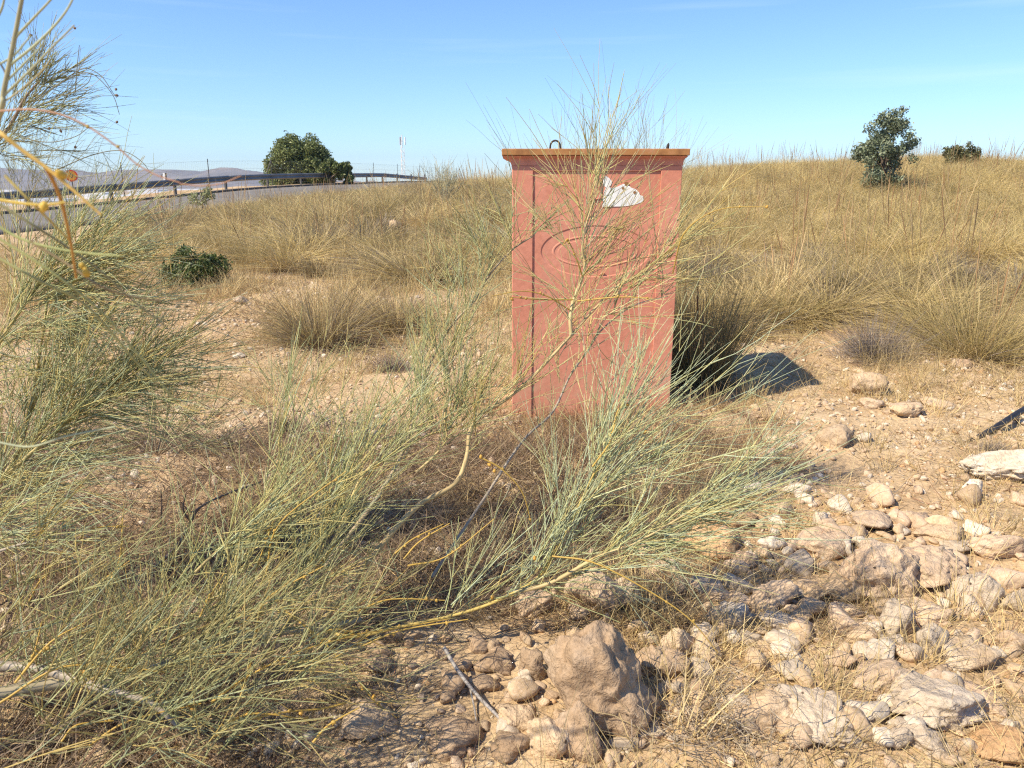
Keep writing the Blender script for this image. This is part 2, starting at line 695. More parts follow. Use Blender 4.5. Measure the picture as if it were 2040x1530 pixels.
def build_road():
    m = asphalt()
    us = [0.0, 0.02, 1.2, 2.4, 3.6, 4.8, 5.9, ROAD_W - 0.02, ROAD_W]
    V, n = [], len(us)
    for i, c in enumerate(ROADC):
        for k, u in enumerate(us):
            w = 0.12 * (vnoise(np.array([i * 0.9]), np.array([3.0]), np.array([0.5]))[0]) if k >= n - 2 else 0
            x, y = c[:2] + ROADN[i] * (u + w)
            z = c[2] - (0.13 if k in (0, n - 1) else 0.03 + 0.02 * abs(u - 3.5) / 3.5)
            V.append((x, y, z))
    F = []
    for i in range(len(ROADC) - 1):
        for k in range(n - 1):
            F.append((i * n + k, i * n + k + 1, (i + 1) * n + k + 1, (i + 1) * n + k))
    o = link('road', mesh_np('road', np.array(V), np.array(F), None, m))
    tag(o, 'grey worn asphalt road curving uphill behind the grass', kind='structure')
    # low dark kerb lip along the far side
    b = MB()
    for i in range(len(ROADC) - 1):
        a0, a1 = ROADC[i], ROADC[i + 1]
        n0, n1 = ROADN[i], ROADN[i + 1]
        V = []
        for c, nn in ((a0, n0), (a1, n1)):
            for u, dz in ((-0.02, -0.12), (-0.02, 0.05), (-0.22, 0.06), (-0.22, -0.12)):
                V.append((c[0] + nn[0] * u, c[1] + nn[1] * u, c[2] + dz))
        b.add(V, [(0, 4, 5, 1), (1, 5, 6, 2), (2, 6, 7, 3)])
    k = b.build('kerb', simple('dark kerb', (0.10, 0.085, 0.075), 0.9, 0, 0.4, 3), o)


def build_hills():
    # range far beyond the plain, outline read as angles, standing about 2.5 km off
    D = 2450.0
    prof = [(-700, 352), (-400, 341), (-200, 338), (0, 334), (60, 338), (120, 341), (185, 345), (240, 338), (300, 337), (350, 337.5), (400, 341),
            (440, 333), (470, 334), (490, 339), (520, 346), (570, 354), (640, 360), (760, 364)]
    xs = np.linspace(-700, 760, 220)
    ang = np.interp(xs, [p[0] for p in prof], [p[1] for p in prof])
    fr = np.linspace(-1, 1, 41)
    V = []
    mh, nt, b, _ = new_mat('far dry hills')
    p = geo_pos(nt)
    c = ramp(nt, noise(nt, p, 0.012, 6, 0.6), [(0.3, (0.13, 0.105, 0.085)), (0.7, (0.26, 0.205, 0.155))])
    nt.links.new(c, b.inputs['Base Color'])
    b.inputs['Roughness'].default_value = 1
    for f in fr:
        for x, a in zip(xs, ang):
            q = at(x, a, D)
            hgt = q[2] - PLAIN
            y = D + f * 320
            sh = (1 - abs(f)) ** 0.8
            z = PLAIN - 0.5 + max(0.0, hgt) * sh
            V.append((q[0], y, z))
    V = np.array(V)
    lump = fbm(V[:, 0] * 0.012, V[:, 1] * 0.012, 3.0, 5)
    edge = np.repeat((1 - np.abs(fr)), len(xs))
    V[:, 2] += lump * 9 * edge * (edge < 0.97)
    n = len(xs)
    i = np.arange(len(fr) - 1)[:, None] * n + np.arange(n - 1)[None]
    F = np.stack([i, i + 1, i + n + 1, i + n], -1).reshape(-1, 4)
    o = link('hills', mesh_np('hills', V, F, None, mh, True))
    tag(o, 'low bluish hills along the horizon beyond the plain', kind='structure')


def build_haze():
    b = MB()
    b.box(-4800, 4800, -60, 3000, PLAIN - 3, 90)
    m = bpy.data.materials.new('pale haze')
    m.use_nodes = True
    nt = m.node_tree
    nt.nodes.clear()
    out = nt.nodes.new('ShaderNodeOutputMaterial')
    v = nt.nodes.new('ShaderNodeVolumePrincipled')
    v.inputs['Color'].default_value = (0.55, 0.75, 1.0, 1)
    v.inputs['Density'].default_value = 0.00017
    v.inputs['Anisotropy'].default_value = 0.2
    nt.links.new(v.outputs[0], out.inputs['Volume'])
    o = b.build('haze', m)
    tag(o, 'thin pale haze in the air over the plain', kind='stuff')


build_ground()
build_road()
build_hills()
build_haze()


# ------------------------------------------------------------------ cabinet
def build_cabinet():
    D, H, W, DEP = 4.68, 1.63, 1.0, 0.70
    x0 = 0.0
    gx = 0.0
    m, nt, b, _ = new_mat('red painted concrete')
    p = obj_pos(nt)
    a = noise(nt, p, 2.2, 5, 0.6)
    f = noise(nt, p, 30, 5, 0.65)
    c = ramp(nt, a, [(0.3, (0.55, 0.21, 0.135)), (0.55, (0.63, 0.262, 0.172)), (0.75, (0.68, 0.315, 0.22))])
    c = mixc(nt, 1.0, c, ramp(nt, f, [(0.3, (0.86, 0.84, 0.82)), (0.6, (1.04, 1.04, 1.04))]), 'MULTIPLY')
    mp_ = N(nt, 'ShaderNodeMapping')
    mp_.inputs['Scale'].default_value = (9, 9, 0.6)
    nt.links.new(p, mp_.inputs['Vector'])
    stn = noise(nt, mp_.outputs[0], 1.0, 5, 0.7)
    c = mixc(nt, ramp(nt, stn, [(0.55, (0, 0, 0)), (0.8, (0.35, 0.35, 0.35))]), c, (0.62, 0.33, 0.25))
    sep = nt.nodes.new('ShaderNodeSeparateXYZ')
    nt.links.new(p, sep.inputs[0])
    mr_ = N(nt, 'ShaderNodeMapRange')
    mr_.inputs['From Min'].default_value = 0.0
    mr_.inputs['From Max'].default_value = 0.42
    mr_.inputs['To Min'].default_value = 0.75
    mr_.inputs['To Max'].default_value = 0.0
    nt.links.new(sep.outputs['Z'], mr_.inputs['Value'])
    sp_ = noise(nt, p, 14, 6, 0.75)
    du = N(nt, 'ShaderNodeMath', operation='MULTIPLY')
    nt.links.new(mr_.outputs[0], du.inputs[0])
    nt.links.new(ramp(nt, sp_, [(0.38, (0, 0, 0)), (0.62, (1, 1, 1))]), du.inputs[1])
    c = mixc(nt, du.outputs[0], c, (0.50, 0.34, 0.21))
    chip = noise(nt, p, 11, 7, 0.8)
    c = mixc(nt, ramp(nt, chip, [(0.69, (0, 0, 0)), (0.71, (0.8, 0.8, 0.8))]), c, (0.44, 0.33, 0.27))
    mp2 = N(nt, 'ShaderNodeMapping')
    mp2.inputs['Scale'].default_value = (22, 22, 1.1)
    nt.links.new(p, mp2.inputs['Vector'])
    run = noise(nt, mp2.outputs[0], 1.0, 6, 0.7)
    c = mixc(nt, ramp(nt, run, [(0.60, (0, 0, 0)), (0.75, (0.45, 0.45, 0.45))]), c, (0.36, 0.13, 0.08))
    nt.links.new(c, b.inputs['Base Color'])
    b.inputs['Roughness'].default_value = 0.85
    b.inputs['Specular IOR Level'].default_value = 0.25
    n1 = bump(nt, b, f, 0.25, 0.004)
    bump(nt, b, a, 0.3, 0.02, n1)
    ml, nt, b, _ = new_mat('orange stained cap edge')
    p = obj_pos(nt)
    a = noise(nt, p, 9, 6, 0.7)
    c = ramp(nt, a, [(0.3, (0.24, 0.10, 0.035)), (0.5, (0.40, 0.185, 0.06)), (0.7, (0.48, 0.23, 0.12))])
    nt.links.new(c, b.inputs['Base Color'])
    b.inputs['Roughness'].default_value = 0.85
    bump(nt, b, a, 0.3, 0.005)
    root = empty('utility_cabinet', (x0, D, 0), 'red painted concrete utility cabinet with oval emblem standing on the stony ground', 'cabinet')
    t = 0.042
    fr = 0.125
    # body: shell with frame around the recessed door
    q = MB()
    zb, zt = -0.25, H - 0.095
    rec = 0.009
    q.box(0, W, rec + 0.02, DEP, zb, zt)
    o = q.build('body', m, root, bevel=0.006)
    q = MB()
    q.box(0.001, fr, 0, rec + 0.018, zb, zt)
    o = q.build('door_frame', m, root, bevel=0.004)
    q = MB()
    q.box(W - fr, W - 0.001, 0, rec + 0.018, zb, zt)
    q.build('door_frame', m, root, bevel=0.004)
    # door leaf with the oval emblem sunk into it
    q = MB()
    cx, cz, n = 0.503, 1.038, 96
    hx0, hx1, hz0, hz1 = fr + 0.001, W - fr - 0.001, zb, zt - 0.03
    rings = []
    rect = []
    for k in range(n):
        w = 2 * math.pi * k / n
        c_, s_ = math.cos(w) * 0.325, math.sin(w) * 0.150
        f_ = min((hx1 - cx) / c_ if c_ > 1e-6 else 9e9, (cx - hx0) / -c_ if c_ < -1e-6 else 9e9, (hz1 - cz) / s_ if s_ > 1e-6 else 9e9, (cz - hz0) / -s_ if s_ < -1e-6 else 9e9)
        rect.append((cx + c_ * f_, cz + s_ * f_))
    for tx, tz_ in ((hx0, hz0), (hx1, hz0), (hx1, hz1), (hx0, hz1)):
        k = min(range(n), key=lambda i: (rect[i][0] - tx) ** 2 + (rect[i][1] - tz_) ** 2)
        rect[k] = (tx, tz_)
    V = [(x, rec, z) for x, z in rect]
    for rx, rz, y in ((0.330, 0.155, rec), (0.323, 0.148, rec + 0.0040), (0.262, 0.098, rec + 0.0040), (0.256, 0.093, rec + 0.0015), (0.250, 0.089, rec + 0.0015), (0.243, 0.084, rec + 0.0045), (0.228, 0.073, rec + 0.0045), (0.223, 0.069, rec + 0.003), (0.06, 0.02, rec + 0.002)):
        V += [(cx + rx * math.cos(2 * math.pi * k / n), y, cz + rz * math.sin(2 * math.pi * k / n)) for k in range(n)]
    F = []
    for j in range(9):
        for k in range(n):
            F.append((j * n + k, (j + 1) * n + k, (j + 1) * n + (k + 1) % n, j * n + (k + 1) % n))
    F.append(tuple(9 * n + k for k in range(n)))
    q.add(V, F)
    q.build('door', m, root)
    q = MB()
    q.box(fr + 0.001, W - fr - 0.001, 0, rec + 0.018, zt - 0.028, zt)
    q.build('door_frame', m, root)
    # cornice: swept profile under the lip
    oh, ohr, ohf = 0.055, 0.026, 0.036
    prof = [(0.03, zt + 0.001), (0.06, zt + 0.016), (0.14, zt + 0.030), (0.34, zt + 0.041), (0.62, zt + 0.046), (0.93, zt + 0.055)]
    q = MB()
    V, F = [], []
    for s, z in prof:
        V += [(-oh * s, -ohf * s, z), (W + ohr * s, -ohf * s, z), (W + ohr * s, DEP + oh * s, z), (-oh * s, DEP + oh * s, z)]
    for i in range(len(prof) - 1):
        for k in range(4):
            F.append((i * 4 + k, i * 4 + (k + 1) % 4, (i + 1) * 4 + (k + 1) % 4, (i + 1) * 4 + k))
    F.append((3, 2, 1, 0))
    q.add(V, F)
    q.build('cornice', m, root)
    q = MB()
    q.box(-oh - 0.004, W + ohr + 0.004, -ohf - 0.004, DEP + oh + 0.004, zt + 0.057, H)
    q.build('cap', ml, root, bevel=0.004, label='flat cap slab with an orange brown stained edge')
    for ex, ez, dr in ((0.505, 1.345, 1), (0.545, 0.905, 1)):
        q = MB()
        q.tube([(ex - 0.016, rec - 0.002, ez - 0.012), (ex - 0.008, rec - 0.003, ez), (ex + 0.008, rec - 0.003, ez + 0.004), (ex + 0.02, rec - 0.002, ez)], 0.004, 6)
        q.build('raised_mark', m, root, smooth=True)
    # lifting loop and bent stub of rebar
    mi = simple('rusty dark iron', (0.05, 0.038, 0.032), 0.8, 0.3, 0.4, 20)
    q = MB()
    pts = [(0.262 + 0.030 * math.cos(w), 0.2, H - 0.01 + 0.03 + (0.036 * math.sin(w) if w >= 0 else 0)) for w in np.linspace(math.pi, 0, 13)]
    q.tube([(0.228, 0.2, H - 0.03)] + pts + [(0.298, 0.2, H - 0.03)], 0.0055, 8)
    q.build('lifting_loop', mi, root, smooth=True)
    q = MB()
    q.tube([(0.945, 0.2, H - 0.03), (0.945, 0.2, H + 0.02), (0.948, 0.2, H + 0.03), (0.95, 0.2, H + 0.042)], [0.009, 0.009, 0.008, 0.002], 8)
    q.build('lifting_stub', mi, root, smooth=True)
    # torn white poster remains
    ol = [(0.620, .465), (0.638, .465), (0.662, .44), (0.670, .425), (0.663, .40), (0.650, .385), (0.668, .378), (0.700, .385), (0.735, .405), (0.752, .412),
          (0.756, .392), (0.772, .365), (0.79, .36), (0.80, .378), (0.825, .368), (0.845, .345), (0.85, .325), (0.872, .318), (0.876, .285), (0.86, .268),
          (0.83, .255), (0.78, .243), (0.72, .238), (0.66, .238), (0.612, .236), (0.616, .29), (0.619, .345), (0.632, .383), (0.612, .40), (0.614, .44)]
    mw = simple('weathered white paper', (0.80, 0.79, 0.74), 0.7, 0, 0.06, 14, 0.3, 0.003)
    zz = H - 0.595
    n = len(ol)
    ol = [((x - 0.61) * 0.92 + 0.535, (z - 0.236) * 0.76 + 0.236) for x, z in ol]
    V = [(x, rec - 0.0035 + 0.002 * math.sin(7 * i), zz + z + 0.03) for i, (x, z) in enumerate(ol)]
    V2 = [(x, rec - 0.001, z) for x, y, z in V]
    cx, cz = 0.74, zz + 0.34
    import bmesh
    bm = bmesh.new()
    vs = [bm.verts.new(v) for v in V]
    v2 = [bm.verts.new(v) for v in V2]
    f = bm.faces.new(vs)
    for k in range(n):
        bm.faces.new((vs[k], vs[(k + 1) % n], v2[(k + 1) % n], v2[k]))
    bmesh.ops.triangulate(bm, faces=[f])
    bmesh.ops.recalc_face_normals(bm, faces=bm.faces)
    me = bpy.data.meshes.new('torn_poster')
    bm.to_mesh(me)
    me.materials.append(mw)
    link('torn_poster', me, root)
    mg = simple('brown glue scrap', (0.30, 0.14, 0.05), 0.8)
    for (px, pz, r) in ((0.674, .368, .012), (0.655, .342, .008), (0.725, .318, .009)):
        q = MB()
        V = [(px + r * math.cos(w) * (1 + 0.3 * math.sin(3 * w)), rec - 0.0062, zz + 0.03 + pz + r * math.sin(w)) for w in np.linspace(0, 2 * math.pi, 10, endpoint=False)]
        V += [(x, rec - 0.003, z) for x, y, z in V]
        q.add(V, [tuple(range(10))[::-1]] + [(k, (k + 1) % 10, 10 + (k + 1) % 10, 10 + k) for k in range(10)])
        q.build('glue_scrap', mg, root)
    return root


build_cabinet()


# ------------------------------------------------------------------ guard rail and fence along the road
M_ZINC = simple('dull galvanised steel', (0.16, 0.165, 0.17), 0.55, 0.6, 0.25, 2)
M_POST = simple('dark steel post', (0.09, 0.085, 0.08), 0.6, 0.4, 0.3, 3)


def edge_frame(s):
    """place on the far road edge: s in index units of ROADC"""
    i = int(min(max(s, 0), len(ROADC) - 2))
    f = s - i
    return ROADC[i] * (1 - f) + ROADC[i + 1] * f, ROADN[i] * (1 - f) + ROADN[i + 1] * f


def arc_positions(u, s0, s1, step):
    L = [0.0]
    S = np.linspace(s0, s1, 900)
    pts = np.array([edge_frame(s)[0][:2] + edge_frame(s)[1] * u for s in S])
    d = np.concatenate([[0], np.cumsum(np.linalg.norm(np.diff(pts, axis=0), axis=1))])
    return [float(np.interp(a, d, S)) for a in np.arange(0, d[-1], step)]


def build_rail():
    root_c, _ = edge_frame(16)
    root = empty('guard_rail', (0, 0, 0), 'grey steel guard rail on posts along the far side of the road', 'guard rail')
    U = -1.15
    # W profile, offset toward the road (+) and height
    prof = [(0.0, 0.40), (0.045, 0.425), (0.075, 0.455), (0.075, 0.485), (0.015, 0.535), (0.015, 0.575), (0.075, 0.625), (0.075, 0.655), (0.045, 0.685), (0.0, 0.71)]
    S = arc_positions(U, 12, 63, 4.0)

    def pxr(s):
        c, nn = edge_frame(s)
        p2 = c[:2] + nn * U
        return 1020 + FPX * p2[0] / (p2[1] * CP + (CAM_H - c[2]) * SP)
    S = [s for s in S if pxr(s) < 862]
    for a in range(len(S) - 1):
        q = MB()
        V, F = [], []
        ss = np.linspace(S[a], S[a + 1] + (S[a + 1] - S[a]) * 0.05, 5)
        for k, s in enumerate(ss):
            c, nn = edge_frame(s)
            zend = 0.0
            if a >= len(S) - 4:
                zend = -0.10 * (a - (len(S) - 4) + k / 4)
            for po, pz in prof:
                p2 = c[:2] + nn * (U + po + (0.002 if k == 4 else 0))
                V.append((p2[0], p2[1], c[2] + pz + zend))
        n = len(prof)
        for k in range(4):
            for j in range(n - 1):
                F.append((k * n + j, k * n + j + 1, (k + 1) * n + j + 1, (k + 1) * n + j))
        q.add(V, F)
        o = q.build('rail_beam', M_ZINC, root, smooth=True)
        md = o.modifiers.new('thickness', 'SOLIDIFY')
        md.thickness = 0.006
    for s in S:
        c, nn = edge_frame(s)
        p2 = c[:2] + nn * (U - 0.10)
        tt = np.array([-nn[1], nn[0]])
        q = MB()
        V = []
        for z in (c[2] - 0.4, c[2] + 0.69):
            for a_, b_ in ((-0.06, -0.05), (0.06, -0.05), (0.06, 0.05), (-0.06, 0.05)):
                w = p2 + tt * a_ + nn * b_
                V.append((w[0], w[1], z))
        q.add(V, [(3, 2, 1, 0), (4, 5, 6, 7), (0, 1, 5, 4), (1, 2, 6, 5), (2, 3, 7, 6), (3, 0, 4, 7)])
        q.build('post', M_POST, root)


def build_fence():
    root = empty('wire_fence', (0, 0, 0), 'thin wire mesh fence on slim posts behind the guard rail', 'fence')
    U = -2.6
    S = arc_positions(U, 14, 62, 6.3)
    mw = simple('fence wire', (0.22, 0.22, 0.22), 0.5, 0.5, 0.1, 3, 0)
    tops = []

    def pxof(s):
        c, nn = edge_frame(s)
        p2 = c[:2] + nn * U
        return 1020 + FPX * p2[0] / (p2[1] * CP + (CAM_H - c[2]) * SP)
    ks = int(np.argmin([abs(pxof(s) - 497) for s in S]))
    for k, s in enumerate(S):
        c, nn = edge_frame(s)
        p2 = c[:2] + nn * U
        z = c[2] - 0.02
        tops.append((p2, z))
        q = MB()
        q.tube([(p2[0], p2[1], z - 0.4), (p2[0], p2[1], z + 1.62)], 0.023, 6)
        q.build('post', M_POST, root)
        if k == ks:
            tt = np.array([-nn[1], nn[0]])
            for sg in (-1, 1):
                q = MB()
                e = p2 + tt * sg * 1.3
                q.tube([(p2[0], p2[1], z + 1.5), (e[0], e[1], z - 0.1)], 0.024, 6)
                q.build('strut', M_POST, root)
    for h in (0.2, 0.6, 1.05, 1.5):
        q = MB()
        q.tube([(p[0], p[1], z + h) for p, z in tops], 0.0035, 4)
        q.build('wire', mw, root)
    q = []
    P = []
    for (p, z), (p2, z2) in zip(tops[:-1], tops[1:]):
        for t in np.linspace(0, 1, 42, endpoint=False):
            a = p * (1 - t) + p2 * t
            zz = z * (1 - t) + z2 * t
            P.append([(a[0], a[1], zz + 0.12), (a[0], a[1], zz + 1.5)])
    P = np.array(P)
    V, F, C = tubes(P, np.full(P.shape[:2], 0.0018), np.tile([0.22, 0.22, 0.22], (len(P), 1)))
    o = link('wire_mesh', mesh_np('wire_mesh', V, F, C, mw), root)
    o['kind'] = 'stuff'


build_rail()
build_fence()


def build_mast():
    q0 = at(803, 352, 300)
    root = empty('lattice_mast', (q0[0], q0[1], PLAIN), 'tall white lattice radio mast beyond the road on the skyline', 'mast')
    top = at(803, 272, 300)[2] - PLAIN
    mwhite = simple('white painted steel', (0.72, 0.72, 0.70), 0.5, 0, 0.1, 1)
    mdk = simple('grey antenna', (0.30, 0.31, 0.33), 0.5, 0, 0.1, 1)
    r = 0.75
    c = [(r * math.cos(w), r * math.sin(w)) for w in (0.3, 0.3 + 2.094, 0.3 + 4.189)]
    for x, y in c:
        q = MB()
        q.tube([(x, y, 0), (x, y, top - 3.5)], 0.09, 5)
        q.build('leg', mwhite, root)
    for k in range(3):
        a, b_ = c[k], c[(k + 1) % 3]
        q = MB()
        n = int((top - 3.5) / 1.6)
        for j in range(n):
            z = j * 1.6
            s, e = (a, b_) if j % 2 else (b_, a)
            q.tube([(s[0], s[1], z), (e[0], e[1], z + 1.6)], 0.05, 4)
        o = q.build('bracing', mwhite, root)
        o['kind'] = 'stuff'
    q = MB()
    q.tube([(0, 0, top - 4), (0, 0, top + 0.6)], 0.18, 6)
    q.build('top_pole', mwhite, root)
    for k, w in enumerate((0.2, 2.3, 4.4)):
        q = MB()
        x, y = 1.15 * math.cos(w), 1.15 * math.sin(w)
        q.tube([(x, y, top - 3.0), (x, y, top - 0.2)], 0.24, 6)
        q.tube([(x * 0.15, y * 0.15, top - 1.6), (x, y, top - 1.6)], 0.07, 4)
        q.build('antenna', mwhite if k == 0 else mdk, root)


build_mast()


def build_sign():
    c = at(142, 350, 43)
    d = np.array([0, 0, 1.45]) - c
    rz = math.atan2(d[1], d[0]) + math.pi / 2
    root = empty('road_sign', c, 'round yellow road sign with a red border on a pole by the road', 'sign', rz=rz)
    my = simple('yellow sign face', (0.80, 0.36, 0.02), 0.4, 0, 0.05, 3, 0)
    mr = simple('red sign border', (0.62, 0.05, 0.02), 0.4, 0, 0.05, 3, 0)
    mk = simple('black sign print', (0.02, 0.02, 0.02), 0.5, 0, 0, 3, 0)

    def disc(r0, r1, y0, y1, name, mt, sx=1.0):
        q = MB()
        n = 32
        V = []
        for k in range(n):
            w = 2 * math.pi * k / n
            for r, y in ((r0, y0), (r1, y0), (r1, y1), (r0, y1)):
                V.append((sx * r * math.cos(w), y, r * math.sin(w)))
        F = []
        for k in range(n):
            for j in range(4):
                a0, a1 = k * 4 + j, ((k + 1) % n) * 4 + j
                b0, b1 = k * 4 + (j + 1) % 4, ((k + 1) % n) * 4 + (j + 1) % 4
                F.append((a0, b0, b1, a1))
        q.add(V, F)
        return q.build(name, mt, root)
    disc(0.0, 0.30, -0.004, 0.01, 'plate', my)
    disc(0.245, 0.312, -0.010, 0.012, 'border', mr)
    disc(0.075, 0.115, -0.009, -0.003, 'printed_ring', mk, 0.62)
    q = MB()
    q.tube([(0, 0.05, -2.6), (0, 0.05, 0.3)], 0.03, 8)
    q.build('pole', M_POST, root)
    # small marker on the rail
    c = at(327, 351, 39.6)
    root = empty('road_marker', c, 'small black and white reflector marker above the guard rail', 'marker')
    mw = simple('white marker', (0.75, 0.75, 0.73), 0.5, 0, 0.05, 3, 0)
    q = MB()
    q.box(-0.05, 0.05, -0.02, 0.02, -0.2, 0.16)
    q.build('plate', mw, root)
    q = MB()
    q.box(0.052, 0.12, -0.018, 0.022, -0.2, 0.16)
    q.build('dark_edge', M_POST, root)
    q = MB()
    q.tube([(-0.16, 0.05, -0.05), (-0.13, 0.03, 0.05), (-0.06, 0.02, 0.13)], 0.02, 5)
    q.build('bracket', M_POST, root)


build_sign()


def build_greenhouses():
    mw = simple('white plastic sheeting', (0.74, 0.73, 0.70), 0.5, 0, 0.1, 0.1, 0)
    mg = simple('greyed plastic sheeting', (0.55, 0.55, 0.53), 0.5, 0, 0.1, 0.1, 0)
    r = random.Random(5)
    rows = [(900, 60, 4.5, 26), (1150, 75, 5, 24), (1500, 90, 5.5, 24), (1900, 110, 6, 22), (700, 45, 4.2, 14)]
    protos = []
    for w, dp, h, m in ((1, 40, 4.5, mw), (1.5, 60, 5, mw), (1.2, 50, 4.8, mg)):
        q = MB()
        n = 6
        W = 60 * w
        for k in range(n):
            x0, x1 = -W / 2 + W * k / n, -W / 2 + W * (k + 1) / n
            V = [(x0, 0, 0), (x1, 0, 0), (x1, 0, h * .75), ((x0 + x1) / 2, 0, h), (x0, 0, h * .75)]
            V += [(x, dp, z) for x, y, z in V]
            q.add(V, [(0, 1, 2, 3, 4), (9, 8, 7, 6, 5), (1, 6, 7, 2), (2, 7, 8, 3), (3, 8, 9, 4), (4, 9, 5, 0)])
        me = bpy.data.meshes.new('greenhouse')
        me.from_pydata(q.v, [], q.f)
        me.materials.append(m)
        protos.append(me)
    for (D, W, h, n), rname in zip(rows, ('third nearest', 'fourth nearest', 'second farthest', 'farthest', 'nearest')):
        x = -0.74 * D
        for k in range(n):
            x += r.uniform(0.6, 1.25) * W * 1.15
            if x > -0.06 * D or r.random() < 0.15:
                continue
            o = link('greenhouse', r.choice(protos), None, (x, D + r.uniform(-70, 70), PLAIN - 0.3))
            o.rotation_euler = (0, 0, r.uniform(-0.25, 0.25))
            o.scale = (r.uniform(0.7, 1.2), 1, r.uniform(0.9, 1.3))
            tag(o, ('greyish' if o.data == protos[2] else 'long white' if o.data == protos[1] else 'short white') + ' plastic greenhouse on the plain in the ' + rname + ' row', 'greenhouse', 'greenhouses on the plain')


build_greenhouses()


# ------------------------------------------------------------------ scatter (geometry nodes), only for uncountable stuff
def scatter(name, pts, rot, scl, idx, meshes, label):
    src = bpy.data.collections.new('sources for ' + name)
    for i, me in enumerate(meshes):
        so = bpy.data.objects.new(f'{i:02d} {name}', me)
        src.objects.link(so)
    me = bpy.data.meshes.new(name)
    me.vertices.add(len(pts))
    me.vertices.foreach_set('co', np.asarray(pts, np.float32).ravel())
    a = me.attributes.new('rot', 'FLOAT_VECTOR', 'POINT')
    a.data.foreach_set('vector', np.asarray(rot, np.float32).ravel())
    a = me.attributes.new('scl', 'FLOAT_VECTOR', 'POINT')
    a.data.foreach_set('vector', np.asarray(scl, np.float32).ravel())
    a = me.attributes.new('idx', 'INT', 'POINT')
    a.data.foreach_set('value', np.asarray(idx, np.int32))
    o = link(name, me)
    tag(o, label, kind='stuff')
    g = bpy.data.node_groups.new(name, 'GeometryNodeTree')
    g.interface.new_socket('Geometry', in_out='INPUT', socket_type='NodeSocketGeometry')
    g.interface.new_socket('Geometry', in_out='OUTPUT', socket_type='NodeSocketGeometry')
    gi, go = g.nodes.new('NodeGroupInput'), g.nodes.new('NodeGroupOutput')
    ip = g.nodes.new('GeometryNodeInstanceOnPoints')
    ci = g.nodes.new('GeometryNodeCollectionInfo')
    ci.inputs['Collection'].default_value = src
    ci.inputs['Separate Children'].default_value = True
    ci.inputs['Reset Children'].default_value = True

    def attr(nm, ty):
        n = g.nodes.new('GeometryNodeInputNamedAttribute')
        n.data_type = ty
        n.inputs['Name'].default_value = nm
        return n.outputs['Attribute']
    g.links.new(gi.outputs[0], ip.inputs['Points'])
    g.links.new(ci.outputs[0], ip.inputs['Instance'])
    ip.inputs['Pick Instance'].default_value = True
    g.links.new(attr('idx', 'INT'), ip.inputs['Instance Index'])
    g.links.new(attr('rot', 'FLOAT_VECTOR'), ip.inputs['Rotation'])
    g.links.new(attr('scl', 'FLOAT_VECTOR'), ip.inputs['Scale'])
    g.links.new(ip.outputs[0], go.inputs[0])
    o.modifiers.new('scatter', 'NODES').node_group = g
    return o


# ------------------------------------------------------------------ plants: generators
def blades(n, r0, L, lean, droop, w, cols, K=5, cw=None, jitter=0.04, tube=False, leanp=0.8):
    """a clump of blades; cols: list of colours, cw their weights"""
    a = RNG.uniform(0, 2 * math.pi, n)
    rr = r0 * np.sqrt(RNG.uniform(0, 1, n))
    base = np.stack([rr * np.cos(a), rr * np.sin(a), np.full(n, -0.03)], 1)
    az = a + RNG.normal(0, 0.45, n)
    th = np.radians(lean[0] + (lean[1] - lean[0]) * (RNG.uniform(0, 1, n) ** leanp))
    d = np.stack([np.sin(th) * np.cos(az), np.sin(th) * np.sin(az), np.cos(th)], 1)
    ll = RNG.uniform(L[0], L[1], n)
    t = np.linspace(0, 1, K)
    P = base[:, None] + d[:, None] * (ll[:, None] * t)[:, :, None]
    dr = RNG.uniform(droop[0], droop[1], n) * ll
    P[:, :, 2] -= dr[:, None] * t[None] ** 2
    out = np.stack([np.cos(az), np.sin(az), 0 * az], 1)
    P += out[:, None] * (0.35 * dr[:, None] * t ** 2)[:, :, None]
    P += RNG.normal(0, jitter, (n, 1, 3)) * (t ** 2)[None, :, None] * ll[:, None, None]
    P[:, :, 2] = np.maximum(P[:, :, 2], -0.02 + 0.01 * RNG.uniform(0, 1, (n, 1)))
    c = np.array(cols)[RNG.choice(len(cols), n, p=cw)]
    c = c * RNG.uniform(0.75, 1.2, (n, 1))
    W = w * (1 - 0.75 * t)[None] * RNG.uniform(0.7, 1.3, (n, 1))
    if tube:
        return tubes(P, W, c)
    return ribbons(P, W, c)


STRAW = (0.60, 0.455, 0.215)
STRAWL = (0.66, 0.52, 0.27)
OLIVE = (0.40, 0.325, 0.13)
YOLIVE = (0.58, 0.45, 0.175)
BROWN = (0.22, 0.145, 0.085)
GREYB = (0.27, 0.225, 0.175)
GREYD = (0.17, 0.14, 0.11)
REDB = (0.29, 0.15, 0.09)


def seed_stalk(n, H, spread, r0=0.15):
    """tall seed stalks with a plume near the tip"""
    parts = []
    K = 7
    a = RNG.uniform(0, 2 * math.pi, n)
    th = np.radians(RNG.uniform(0, spread, n))
    d = np.stack([np.sin(th) * np.cos(a), np.sin(th) * np.sin(a), np.cos(th)], 1)
    ll = RNG.uniform(H * 0.7, H * 1.1, n)
    t = np.linspace(0, 1, K)
    base = np.stack([r0 * np.cos(a) * 0.6, r0 * np.sin(a) * 0.6, 0 * a], 1)
    P = base[:, None] + d[:, None] * (ll[:, None] * t)[:, :, None]
    P += RNG.normal(0, 0.03, (n, 1, 3)) * (t ** 2)[None, :, None]
    R = np.tile(np.array([.0022, .002, .0018, .0026, .0062, .0055, .001]), (n, 1))
    c = np.array([(0.50, 0.33, 0.16), (0.56, 0.41, 0.21), (0.42, 0.25, 0.12)])[RNG.integers(0, 3, n)]
    return tubes(P, R, c)


